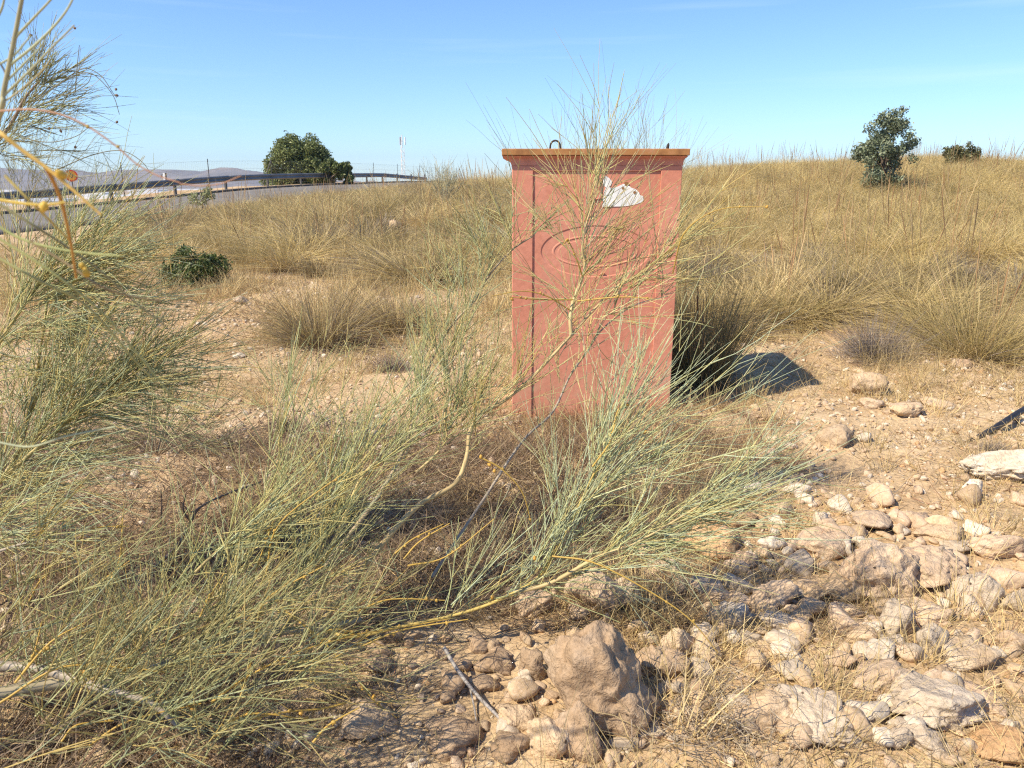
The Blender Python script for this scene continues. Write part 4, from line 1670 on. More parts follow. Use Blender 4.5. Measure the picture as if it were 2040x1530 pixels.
big_tussock(1945, 705, 300, 'large golden tussock at the foot of the slope above the black pipe', 'olive', 8, True, 1.35)
big_tussock(1700, 600, 170, 'straw coloured tussock behind the grey dried shrub', 'brown', 7)
big_tussock(1830, 560, 170, 'mid slope tussock with long leaning seed stalks', 'olive', 8)


def dry_shrub(px, py, wpx, label, n=700, kink=0.2, cols=((0.33, .27, .22), (0.25, .2, .16), (0.38, .33, .28)), H=(.2, .5)):
    g = hit(px, py)
    depth = g[1] * CP + (CAM_H - g[2]) * SP
    s = wpx * depth / FPX
    w = 0.0009 + 0.00018 * g[1]
    p = [blades(n, .10 * s, (H[0] * s, H[1] * s), (3, 84), (-.1, .15), w, cols, K=6, jitter=kink, tube=True),
         blades(n, .34 * s, (.08 * s, .26 * s), (3, 88), (-.1, .2), w * .8, cols, K=5, jitter=kink * 1.4)]
    put_plant('dry_shrub', px, py, [p], label, 'shrub', 'dead grey shrubs', ['twigs'])


dry_shrub(1745, 705, 215, 'grey leafless dried shrub at the foot of the grassy slope', 900)
dry_shrub(1985, 905, 110, 'small grey dried cushion shrub between the black pipe and the white slab', 900, .2, ((0.30, .25, .21), (0.2, .16, .13), (0.35, .3, .25)), (.12, .3))
dry_shrub(780, 740, 110, 'small grey dried shrub in front of the dark brown tussock', 500)
dry_shrub(575, 862, 110, 'grey dried twigs at the heart of the small broom left of the stems', 400, .2, ((0.27, .21, .17), (0.2, .15, .12)), (.15, .4))
dry_shrub(1620, 545, 130, 'pale grey dried shrub among the slope tussocks', 600)
dry_shrub(1895, 545, 120, 'grey dried shrub on the slope above the golden tussock', 600)

# reddish dried herbs at the foot of the cabinet
HERB = [plant_mesh('herb', [blades(26, .10, (.04, .15), (3, 75), (-.1, .2), 0.0016, [(0.40, .24, .15), (0.46, .30, .19), BROWN, STRAW], K=4, jitter=.25, tube=True),
                            blades(60, .14, (.01, .03), (3, 90), (0, .2), 0.004, [(0.36, .2, .13), (0.42, .27, .18)], K=3)]) for _ in range(4)]
pix = [(random.uniform(930, 1560), random.uniform(790, 930)) for _ in range(330)]
pix += [(random.uniform(1010, 1350), random.uniform(812, 850)) for _ in range(150)]
pts = np.array([p for p in hits(pix) if not (-.02 < p[0] < 1.02 and p[1] > 4.665)])
n = len(pts)
scatter('dried_herbs', pts, np.stack([np.zeros(n), np.zeros(n), RNG.uniform(0, 6.28, n)], 1), np.stack([RNG.uniform(.6, 1.3, n)] * 3, 1),
        RNG.integers(0, 4, n), HERB, 'reddish brown dried herbs matted around the foot of the cabinet')


# ------------------------------------------------------------------ leafy shrubs and trees
def leaf_cloud(centres, radii, n, size, cols, flat=0.0, shell=0.55):
    ci = RNG.choice(len(centres), n, p=(np.array(radii) ** 2.2) / (np.array(radii) ** 2.2).sum())
    d = RNG.normal(size=(n, 3))
    d /= np.linalg.norm(d, axis=1)[:, None]
    rr = (shell + (1 - shell) * RNG.uniform(0, 1, n)) * (0.9 + .25 * RNG.normal(0, .4, n))
    P = np.array(centres)[ci] + d * (np.array(radii)[ci] * rr)[:, None]
    u = RNG.normal(size=(n, 3))
    u /= np.linalg.norm(u, axis=1)[:, None]
    v = np.cross(u, RNG.normal(size=(n, 3)))
    v /= np.linalg.norm(v, axis=1)[:, None]
    s = size * RNG.uniform(.6, 1.4, n)[:, None]
    V = np.stack([P - u * s, P + v * s * .5, P + u * s, P - v * s * .5], 1).reshape(-1, 3)
    F = np.arange(n * 4).reshape(n, 4)
    c = np.array(cols)[RNG.integers(0, len(cols), n)] * RNG.uniform(.75, 1.25, (n, 1))
    return V, F, np.repeat(c, 4, 0)


def limb(P, r0, r1, col, sides=6, K=9):
    C = catmull(P, 5)
    R = np.linspace(r0, r1, len(C))
    return tubes(C[None], R[None], np.array([col]), sides)


M_BARK = plant_mat('bark', 0, 0.85, 0.05)


def crown_tree(name, base, W, H, D, n_clump, n_leaf, leaf, cols, label, seed, lean=(0, 0), shape=None, limbs=9, bark=(0.16, .12, .09), group=None, shell=.45, cat='tree', radk=1.0):
    r = np.random.default_rng(seed)
    root = empty(name, base, label, cat, group)
    cs, rs = [], []
    for k in range(n_clump):
        for _ in range(40):
            x, y, z = r.uniform(-1, 1), r.uniform(-1, 1), r.uniform(0.04, 1)
            prof = shape(z)
            if x * x + y * y < prof * prof:
                break
        rad = r.uniform(.6, 1.15) * min(W, H * 1.25) * 0.5 * (n_clump ** -0.30) * radk
        cs.append((x * W / 2 * .92 + lean[0] * z, y * D / 2 * .92, z * H * .93))
        rs.append(rad)
    V, F, C = leaf_cloud(cs, rs, n_leaf, leaf, cols, shell=shell)
    o = link('crown', mesh_np('crown', V, F, C, M_LEAF), root)
    o['kind'] = 'stuff'
    tr = limb([(0, 0, -.2), (0.02 * W, 0, H * .15), (-.02 * W, .01, H * .35), (lean[0] * .6, 0, H * .7)], .035 * W, .012 * W, bark)
    V, F, C = tr
    link('trunk', mesh_np('trunk', V, F, C, M_BARK, True), root)
    for k in r.choice(len(cs), min(limbs, len(cs)), replace=False):
        c = np.array(cs[k])
        s0 = np.array([0, 0, H * r.uniform(.06, .35)])
        mid = (s0 + c) / 2 + np.array([0, 0, -.04 * H])
        V, F, C = limb([tuple(s0), tuple(mid), tuple(c)], .016 * W, .004 * W, bark, 5)
        link('branch', mesh_np('branch', V, F, C, M_BARK, True), root)
    return root


GREEN = [(0.14, 0.175, 0.055), (0.19, 0.22, 0.075), (0.24, 0.26, 0.10), (0.10, 0.125, 0.045)]
GREYG = [(0.165, 0.20, 0.115), (0.215, 0.25, 0.15), (0.28, 0.30, 0.185), (0.125, 0.15, 0.09)]
OLIV = [(0.13, 0.13, 0.055), (0.18, 0.17, 0.07), (0.10, 0.10, 0.045)]
dome = lambda z: math.sqrt(max(0, 1 - ((z - .38) / .64) ** 2))
# two round trees beyond the fence
g = at(588, 366, 57)
crown_tree('round_tree', (g[0], g[1], tz(g[0], g[1])), 5.3, at(597, 271, 57)[2] - tz(g[0], g[1]), 4.2, 120, 44000, .085, GREEN,
           'large round dark green tree behind the guard rail', 3, lean=(.6, 0), shape=lambda z: math.sqrt(max(0, 1 - ((z - .36) / .72) ** 2)), radk=1.15)
g = at(655, 366, 55)
crown_tree('round_tree', (g[0], g[1], tz(g[0], g[1])), 3.7, at(660, 316, 55)[2] - tz(g[0], g[1]), 3.0, 60, 17000, .09, GREEN,
           'lower dark green bush tree against the right side of the large round one', 4, shape=dome)
# young tree on the slope
g = hit(1757, 372)
print('slope tree', g)
g = (at(1757, 372, 20.0)[0], 20.0, tz(at(1757, 372, 20.0)[0], 20.0))
HT = at(1757, 184, 20.0)[2] - g[2]
shp = lambda z: (0.55 + 1.2 * z if z < .35 else (1.0 - (z - .35) * .55 if z < .72 else max(.1, .80 - (z - .72) * 2.6)))
crown_tree('young_tree', g, 1.75, HT, 1.6, 64, 10500, .036, GREYG, 'young grey green tree with a ragged crown standing on the grassy slope', 8, shape=shp, limbs=16, shell=.25)
g = (at(1915, 310, 27.0)[0], 27.0, tz(at(1915, 310, 27.0)[0], 27.0))
crown_tree('dome_shrub', g, 1.15, at(1915, 280, 27.0)[2] - g[2], 1.0, 36, 4600, .04, OLIV, 'small olive dome shrub peeping over the crest of the slope', 9, shape=dome, cat='shrub')
# green shrub on the left slope
g = hit(392, 572)
HT = (572 - 492) * (g[1] * .97) / FPX
crown_tree('green_shrub', g, 140 * g[1] / FPX, HT, .8, 90, 11000, .019, [(0.085, .12, .03), (0.12, .155, .045), (0.06, .085, .024), (0.15, .165, .06)],
           'low bright green leafy shrub on the dry slope near the road', 10, shape=dome, limbs=12, shell=.3, cat='shrub', radk=1.35)
g = hit(400, 405)
crown_tree('green_shrub', at(403, 412, 24.0), .8, .75, .6, 14, 900, .035, [(0.30, .32, .15), (0.36, .36, .18)], 'pale green bush at the road edge below the guard rail', 12, shape=dome, limbs=6, cat='shrub')


# ------------------------------------------------------------------ broom bushes
TWG = [(0.41, 0.41, 0.185), (0.35, 0.375, 0.175), (0.48, 0.45, 0.20), (0.38, 0.42, 0.245), (0.49, 0.42, 0.16), (0.29, 0.31, 0.13)]
TWP = [(0.42, 0.455, 0.255), (0.38, 0.425, 0.255), (0.48, 0.48, 0.26), (0.41, 0.46, 0.30), (0.50, 0.44, 0.19)]
TWY = [(0.50, 0.40, 0.15), (0.46, 0.34, 0.11), (0.52, 0.44, 0.20)]
TWD = [(0.24, 0.22, 0.095), (0.19, 0.175, 0.08), (0.29, 0.245, 0.105), (0.24, 0.24, 0.12)]
STEM = (0.50, 0.38, 0.18)
STEMG = (0.30, 0.25, 0.19)
GOLD = (0.52, 0.34, 0.075)


def unit(v):
    return v / (np.linalg.norm(v) + 1e-12)


def perturb(d, deg):
    v = d + np.tan(np.radians(deg)) * RNG.normal(0, .6, 3)
    return unit(v)


class Broom:
    """rush-like twigs gathered as curves, then written as tubes"""
    def __init__(s):
        s.P, s.R, s.C = [], [], []

    def shoot(s, p0, d, L, r, col, bend, K=6):
        t = np.linspace(0, 1, K)[:, None]
        side = unit(np.cross(d, RNG.normal(size=3)))
        c = p0 + d * L * t + bend * L * t ** 2 + side * L * RNG.normal(0, .05) * t ** 2 + np.cross(side, d) * L * RNG.normal(0, .025) * np.sin(t * math.pi * RNG.uniform(.8, 2))
        s.P.append(c)
        s.R.append(r * (1 - .55 * t[:, 0]))
        s.C.append(np.array(col) * RNG.uniform(.8, 1.18))
        return c

    def spray(s, p0, d, L, n, spread, cols=TWG, r=.0019, sub=4, up=.10, sub2=1, first=.25):
        upv = np.array([0, 0, 1.0])
        for _ in range(n):
            dd = perturb(d, spread * 1.55)
            l = L * RNG.uniform(.45, 1.2)
            rr = r * RNG.uniform(.75, 1.2)
            c = s.shoot(p0 + d * RNG.uniform(0, first) * L + RNG.normal(0, .012, 3), dd, l, rr, cols[RNG.integers(len(cols))], upv * RNG.uniform(-.6, 1) * up)
            for k in range(RNG.integers(max(1, sub - 2), sub + 2)):
                t = RNG.uniform(.08, .75)
                i = t * (len(c) - 1)
                q = c[int(i)] + (c[min(int(i) + 1, len(c) - 1)] - c[int(i)]) * (i - int(i))
                d2 = perturb(unit(c[min(int(i) + 1, len(c) - 1)] - c[int(i)]), 30)
                l2 = l * RNG.uniform(.3, .85) * (1.1 - .4 * t)
                c2 = s.shoot(q, d2, l2, rr * .82, cols[RNG.integers(len(cols))], upv * RNG.uniform(-.6, 1) * up, 5)
                for _k in range(RNG.integers(0, sub2 + 1)):
                    j = RNG.integers(0, 4)
                    d3 = perturb(unit(c2[j + 1] - c2[j]), 26)
                    s.shoot(c2[j], d3, l2 * RNG.uniform(.35, .8), rr * .7, cols[RNG.integers(len(cols))], upv * RNG.uniform(-.6, 1) * up, 5)

    def fill(s, C, n, a0, a1, L0, L1, cols, r, up=.1, t0=.1):
        """lone shoots all along a branch"""
        for _ in range(n):
            p = C[int(RNG.uniform(t0, 1) * (len(C) - 1))]
            L = RNG.uniform(L0, L1) * m2px(p[1])
            d = perturb(idir(RNG.uniform(a0, a1), RNG.normal(0, .25)), 14)
            c = s.shoot(p, d, L, r * RNG.uniform(.7, 1.1), cols[RNG.integers(len(cols))], np.array([0, 0, RNG.uniform(-1, 1.2) * up]))
            for k in range(RNG.integers(0, 3)):
                j = RNG.integers(1, 4)
                s.shoot(c[j], perturb(unit(c[j + 1] - c[j]), 28), L * RNG.uniform(.25, .6), r * .75, cols[RNG.integers(len(cols))], np.array([0, 0, RNG.uniform(-1, 1.2) * up]), 5)

    def mesh(s, name, sides=3):
        out = []
        for K in sorted({len(p) for p in s.P}):
            ii = [i for i, p in enumerate(s.P) if len(p) == K]
            out.append(tubes(np.array([s.P[i] for i in ii]), np.array([s.R[i] for i in ii]), np.array([s.C[i] for i in ii]), sides))
        V, F, C = join(out)
        return mesh_np(name, V, F, C, M_TWIG)


def m2px(Y):
    return Y * 1.03 / FPX


def stem_curve(pts):
    return catmull([tuple(at(*p)) for p in pts], 6)


def stem_part(root, name, C, r0, r1, col, knots=True):
    n = len(C)
    R = np.linspace(r0, r1, n) * (1 + (.12 * vnoise(np.arange(n) * .8, 0 * np.arange(n) + r0 * 999, 0.5 + 0 * np.arange(n)) if knots else 0))
    cc = np.array(col) * (1 + .18 * vnoise(np.arange(n) * .6, 7.7 + 0 * np.arange(n), r0 * 500 + 0 * np.arange(n)))[:, None]
    V, F, Cc = tubes(C[None], R[None], cc[None], 7)
    return link(name, mesh_np(name, V, F, Cc, M_TWIG, True), root)


def pod(root, p, r=.0045, col=(0.42, 0.27, 0.06), d=None):
    V, F = ICO[2]
    V = V * np.array([1, .85, .9])
    tipm = np.clip(V[:, 0] - .3, 0, 1)
    V = V * np.array([1.15, 1, 1]) * np.stack([1 + .35 * tipm, 1 - .45 * tipm, 1 - .45 * tipm], 1)
    me = mesh_np('seed_pod', V * r, F, np.tile(np.array(col) * RNG.uniform(.8, 1.25), (len(V), 1)), M_TWIG, True)
    o = link('seed_pod', me, root, tuple(p))
    o.rotation_euler = tuple(RNG.uniform(0, 6.28, 3))
    return o


def twig_part(root, br, name='twigs'):
    o = link(name, br.mesh(name), root)
    o['kind'] = 'stuff'
    return o


# ---- the main broom in front of the cabinet
def build_main_broom():
    root = empty('broom_bush', (0, 0, 0), 'large sprawling grey green broom bush in front of the red cabinet', 'bush')
    B = Broom()
    trunk = stem_curve([(-330, 1640, 1.60), (-250, 1500, 1.60), (-160, 1420, 1.62), (0, 1382, 1.70), (123, 1360, 1.76), (255, 1352, 1.80), (330, 1325, 1.86), (430, 1292, 1.95), (540, 1262, 2.05), (640, 1252, 2.12), (720, 1235, 2.18)])
    stem_part(root, 'trunk', trunk, .022, .009, (0.36, .30, .19))
    low = stem_curve([(-120, 1330, 1.8), (60, 1330, 1.78), (200, 1370, 1.72), (300, 1400, 1.68), (360, 1450, 1.66)])
    stem_part(root, 'branch', low, .015, .007, STEMG)
    stems = {
        # A: the long yellow stem across the cabinet door
        'A': ([(640, 1240, 2.12), (740, 1110, 2.3), (830, 1010, 2.5), (905, 965, 2.6), (929, 912, 2.65), (937, 856, 2.7), (962, 822, 2.74), (996, 804, 2.78), (1034, 775, 2.82), (1076, 735, 2.86), (1138, 668, 2.92), (1182, 618, 2.98), (1235, 566, 3.03), (1300, 538, 3.08), (1345, 500, 3.12)], .0105, .0036, (0.50, .37, .175)),
        'A2': ([(1138, 668, 2.92), (1136, 640, 2.93), (1138, 616, 2.95), (1144, 594, 2.97), (1160, 553, 3.0), (1165, 525, 3.01), (1160, 495, 3.0), (1166, 455, 3.0), (1182, 400, 3.02)], .0085, .0032, (0.56, .43, .21)),
        'B': ([(860, 1150, 2.45), (960, 1000, 2.7), (1040, 880, 2.85), (1100, 822, 2.95), (1135, 750, 3.0), (1170, 700, 3.03), (1200, 656, 3.05), (1260, 610, 3.1), (1330, 590, 3.15)], .006, .0022, STEMG),
        'C': ([(560, 1260, 2.06), (640, 1140, 2.25), (745, 1000, 2.55), (800, 905, 2.75), (835, 800, 2.95), (862, 712, 3.1), (903, 644, 3.18), (945, 600, 3.22), (972, 552, 3.26), (1018, 500, 3.3), (1062, 470, 3.33)], .0085, .0028, (0.36, .28, .17)),
        'D': ([(560, 1260, 2.06), (660, 1090, 2.35), (724, 946, 2.6), (790, 900, 2.7), (850, 868, 2.78), (905, 850, 2.82), (945, 815, 2.85)], .0075, .003, (0.46, .36, .15)),
        'D2': ([(829, 941, 2.66), (868, 905, 2.7), (889, 873, 2.74), (886, 838, 2.76), (890, 770, 2.82), (905, 700, 2.88)], .0055, .0022, STEM),
        'E': ([(640, 1252, 2.12), (700, 1268, 2.1), (800, 1248, 2.12), (936, 1217, 2.14), (1026, 1180, 2.16), (1077, 1145, 2.18), (1099, 1108, 2.2), (1136, 1043, 2.22), (1180, 950, 2.26), (1200, 922, 2.28)], .0066, .0028, (0.52, .38, .11)),
        'E2': ([(1026, 1180, 2.16), (1100, 1160, 2.14), (1186, 1112, 2.12), (1262, 1083, 2.12), (1340, 1040, 2.12), (1420, 990, 2.14)], .0075, .002, STEM),
        'G': ([(330, 1325, 1.86), (420, 1200, 2.0), (480, 1120, 2.12), (520, 1030, 2.2), (530, 930, 2.28)], .006, .002, (0.34, .30, .16)),
        'H': ([(540, 1262, 2.05), (590, 1170, 2.12), (610, 1120, 2.2), (640, 1040, 2.28), (700, 930, 2.36)], .007, .0022, (0.40, .34, .17)),
        'J': ([(255, 1352, 1.8), (300, 1240, 1.85), (420, 1110, 1.95), (470, 1080, 2.0), (640, 1010, 2.1)], .006, .002, (0.42, .33, .14)),
    }
    curves = {}
    for k, (pts, r0, r1, c) in stems.items():
        curves[k] = stem_curve(pts)
        stem_part(root, 'branch', curves[k], r0, r1, c)

    def along(key, t):
        C = curves[key]
        i = t * (len(C) - 1)
        a = int(min(i, len(C) - 2))
        return C[a] + (C[a + 1] - C[a]) * (i - a), unit(C[a + 1] - C[a])

    # sprays: branch, place along it, heading in the view plane, depth lean, length px, shoots, spread
    S = [
        # crown of the fork in front of the emblem
        ('A2', .99, 82, .0, 198, 10, 11), ('A2', .8, 70, .05, 215, 8, 14), ('A2', .6, 108, .0, 163, 6, 14), ('A2', .45, 55, .1, 206, 8, 13),
        ('A2', .3, 150, -.1, 163, 3, 16), ('A2', .9, 118, .0, 181, 5, 14), ('A2', .7, 45, .0, 172, 6, 12),
        ('A', .97, 60, .1, 171, 6, 16), ('A', .9, 42, .0, 198, 7, 14), ('A', .82, 28, -.05, 198, 6, 14), ('A', .76, 5, -.1, 180, 5, 16), ('A', .86, 15, .0, 171, 5, 14),
        ('A', .66, 80, -.05, 144, 3, 16), ('A', .55, 60, -.1, 153, 5, 16), ('A', .45, 40, -.2, 171, 5, 16), ('A', .35, 75, -.1, 180, 5, 16),
        ('B', .95, 30, .1, 180, 6, 15), ('B', .8, 60, .05, 180, 5, 16), ('B', .6, 85, .0, 171, 4, 16), ('B', .45, 95, .0, 180, 4, 16),
        # left curtain
        ('C', .99, 60, .1, 87, 7, 16), ('C', .9, 95, .05, 124, 7, 14), ('C', .82, 112, .0, 124, 6, 14), ('C', .74, 80, .0, 136, 8, 13), ('C', .66, 105, .0, 143, 8, 13),
        ('C', .58, 90, -.05, 149, 6, 13), ('C', .5, 78, -.05, 155, 6, 14), ('C', .42, 100, -.05, 136, 5, 14), ('C', .34, 65, -.1, 136, 4, 15), ('C', .25, 75, -.1, 136, 4, 15),
        ('D', .98, 62, .0, 156, 6, 16), ('D', .85, 84, .0, 179, 8, 14), ('D', .7, 96, .0, 187, 7, 13), ('D', .55, 72, .0, 187, 6, 14), ('D', .4, 58, .0, 179, 5, 15),
        ('D2', .98, 74, .0, 142, 9, 15), ('D2', .8, 98, .0, 150, 7, 14), ('D2', .55, 60, .0, 150, 7, 15), ('D2', .3, 40, .0, 142, 5, 15),
        # the fan to the lower right
        ('E', .99, 34, .05, 340, 9, 12), ('E', .97, 52, .05, 300, 9, 12), ('E', .93, 68, .0, 280, 12, 13), ('E', .88, 82, .0, 260, 10, 14), ('E', .84, 28, -.05, 330, 10, 12),
        ('E', .78, 60, -.05, 260, 9, 15), ('E', .7, 84, -.05, 250, 9, 15), ('E', .6, 50, -.1, 230, 8, 16), ('E', .5, 70, -.1, 220, 8, 16), ('E', .4, 40, -.1, 230, 8, 16), ('E', .3, 62, -.1, 230, 9, 16),
        ('E2', .98, 25, .0, 220, 10, 14), ('E2', .85, 15, .0, 260, 10, 13), ('E2', .75, 30, .0, 280, 10, 13), ('E2', .6, 12, -.05, 270, 9, 14), ('E2', .45, 45, .0, 240, 8, 14), ('E2', .3, 20, -.1, 260, 7, 15),
        ('E2', .5, -8, -.1, 230, 6, 14), ('E2', .3, -14, -.1, 200, 3, 14),
        # mass at the lower left
        ('G', .98, 72, .0, 264, 6, 16), ('G', .7, 58, .0, 276, 7, 16), ('G', .45, 48, .0, 276, 9, 16), ('G', .2, 60, -.1, 264, 7, 18),
        ('H', .98, 55, .0, 253, 9, 15), ('H', .8, 70, .0, 264, 9, 15), ('H', .6, 50, .0, 275, 10, 15), ('H', .4, 62, .0, 275, 10, 15), ('H', .2, 46, -.1, 275, 10, 16),
        ('J', .98, 40, .0, 242, 6, 16), ('J', .75, 52, .0, 242, 6, 16), ('J', .5, 44, .0, 242, 6, 16), ('J', .25, 50, -.1, 242, 7, 17),
    ]
    cnt = {}
    for key, t, a, dz, Lp, nn, spd in S:
        p, tg = along(key, t)
        L = Lp * m2px(p[1])
        if key not in cnt:
            cnt[key] = Broom()
        cols = TWY + TWY + TWG[:3] if key in ('A2', 'A', 'B') else TWP + TWG[:2] if key in ('E', 'E2') else TWY[:1] + TWG
        cnt[key].spray(p, idir(a, dz), L, max(3, int(nn * 1.15)), spd, cols, r=.0018 if key[0] in 'EGHJ' else .0019, sub=4, up=.12)
    # twigs from the trunk and low stems at the near left
    T = Broom()
    for (px, py, Yd, a, Lp, nn) in [(40, 1370, 1.6, 48, 280, 7), (120, 1400, 1.55, 40, 300, 8), (200, 1380, 1.6, 52, 290, 8), (280, 1370, 1.62, 38, 290, 8), (360, 1330, 1.7, 55, 260, 8), (430, 1300, 1.75, 42, 270, 8),
                                  (500, 1330, 1.7, 30, 270, 7), (80, 1480, 1.45, 36, 330, 8), (230, 1490, 1.45, 30, 330, 7), (380, 1440, 1.5, 34, 320, 7), (-60, 1300, 1.6, 34, 330, 7), (-40, 1200, 1.8, 28, 300, 6),
                                  (0, 1540, 1.35, 42, 380, 7), (160, 1560, 1.35, 36, 380, 7), (340, 1550, 1.4, 40, 330, 6), (520, 1420, 1.65, 36, 250, 6), (600, 1330, 1.85, 46, 240, 7)]:
        p = at(px, py, Yd)
        T.spray(p, idir(a, .05), Lp * m2px(Yd), int(nn * 1.7), 25, TWG + TWD + TWY, r=.0017, sub=4, up=.10, first=.7)
    for k, (nf, a0, a1, L0, L1, tt) in {'A': (34, 15, 110, 60, 230, .3), 'A2': (46, 30, 140, 60, 240, .05), 'B': (30, 20, 100, 60, 200, .3), 'C': (44, 45, 135, 70, 190, .3), 'D': (44, 40, 130, 70, 200, .35),
                                        'D2': (26, 40, 120, 60, 200, .1), 'E': (50, 20, 110, 80, 300, .1), 'E2': (60, -25, 70, 80, 300, .1), 'G': (70, 0, 140, 60, 260, .05), 'H': (75, 0, 140, 60, 260, .05), 'J': (65, -5, 130, 60, 260, .05)}.items():
        cnt[k].fill(curves[k], nf, a0, a1, L0, L1, TWG + TWY[:1], .0018, t0=tt)
    T.fill(trunk, 150, -15, 135, 90, 420, TWG + TWD + TWY, .0017, t0=.02)
    T.fill(low, 100, -15, 130, 90, 420, TWG + TWD + TWY, .0017, t0=.02)
    for k, br in cnt.items():
        twig_part(root, br)
    twig_part(root, T)
    # golden shoots with seed pods
    gold = [
        [(0, 1400, 1.5), (120, 1330, 1.55), (250, 1330, 1.6), (330, 1340, 1.62)],
        [(560, 1210, 1.9), (640, 1275, 1.85), (700, 1340, 1.82), (745, 1395, 1.8), (790, 1430, 1.8)],
        [(640, 1275, 1.85), (720, 1262, 1.9), (800, 1250, 1.95), (900, 1232, 2.0)],
        [(955, 910, 2.2), (1000, 935, 2.2), (1040, 980, 2.2), (1058, 1040, 2.2)],
        [(1340, 545, 3.0), (1360, 470, 2.95), (1400, 432, 2.92), (1450, 414, 2.9), (1528, 412, 2.88)],
        [(1143, 597, 2.95), (1080, 597, 2.9), (1050, 595, 2.88), (1015, 592, 2.86)],
        [(1160, 550, 2.95), (1150, 520, 2.92), (1132, 480, 2.9), (1120, 490, 2.9)],
        [(1150, 600, 2.95), (1230, 592, 2.9), (1300, 594, 2.88)],
        [(1100, 1108, 2.1), (1180, 1120, 2.05), (1280, 1170, 2.0), (1370, 1230, 1.95), (1430, 1300, 1.92)],
        [(1180, 930, 2.2), (1215, 880, 2.25), (1230, 820, 2.3), (1245, 806, 2.3)],
        [(760, 920, 2.4), (735, 945, 2.38), (720, 965, 2.36)],
        [(30, 1360, 1.5), (100, 1280, 1.55), (170, 1240, 1.6)],
        [(420, 1400, 1.5), (490, 1350, 1.55), (590, 1300, 1.6), (690, 1270, 1.7)],
        [(1136, 618, 2.94), (1090, 590, 2.9), (1040, 580, 2.86), (980, 590, 2.8)],
        [(690, 1400, 1.7), (640, 1412, 1.66), (560, 1420, 1.6), (420, 1450, 1.5)],
    ]
    gr = random.Random(9)
    for _ in range(22):
        px0, py0 = gr.uniform(-40, 900), gr.uniform(1080, 1500)
        Y0 = np.interp(py0, [1080, 1500], [2.1, 1.45]) + gr.uniform(-.1, .1)
        a_, L_ = math.radians(gr.uniform(5, 75)), gr.uniform(110, 260)
        b_ = a_ + gr.uniform(-.5, .35)
        gold.append([(px0, py0, Y0), (px0 + L_ * .4 * math.cos(a_), py0 - L_ * .4 * math.sin(a_), Y0 + .03), (px0 + L_ * math.cos(b_), py0 - L_ * math.sin(b_), Y0 + .07)])
    for pts in gold:
        C = stem_curve(pts)
        stem_part(root, 'golden_shoot', C, .0028, .0014, np.array(GOLD) * RNG.uniform(.8, 1.05), False)
        for t in RNG.uniform(.35, 1, 2):
            i = int(t * (len(C) - 1))
            pod(root, C[i] + RNG.normal(0, .003, 3), r=.005)
    for (px, py, Yd) in [(1250, 806, 2.3), (958, 910, 2.2), (985, 938, 2.2), (975, 926, 2.2), (1065, 1112, 2.1), (1020, 596, 2.86), (1130, 478, 2.9), (1528, 412, 2.88), (168, 1338, 1.5), (745, 1388, 1.8), (722, 1370, 1.8),
                         (383, 1412, 1.5), (600, 1420, 1.55), (728, 940, 2.4), (981, 1190, 2.05), (1285, 860, 2.3)]:
        pod(root, at(px, py, Yd), r=.0062, col=(0.46, .26, .05))


build_main_broom()


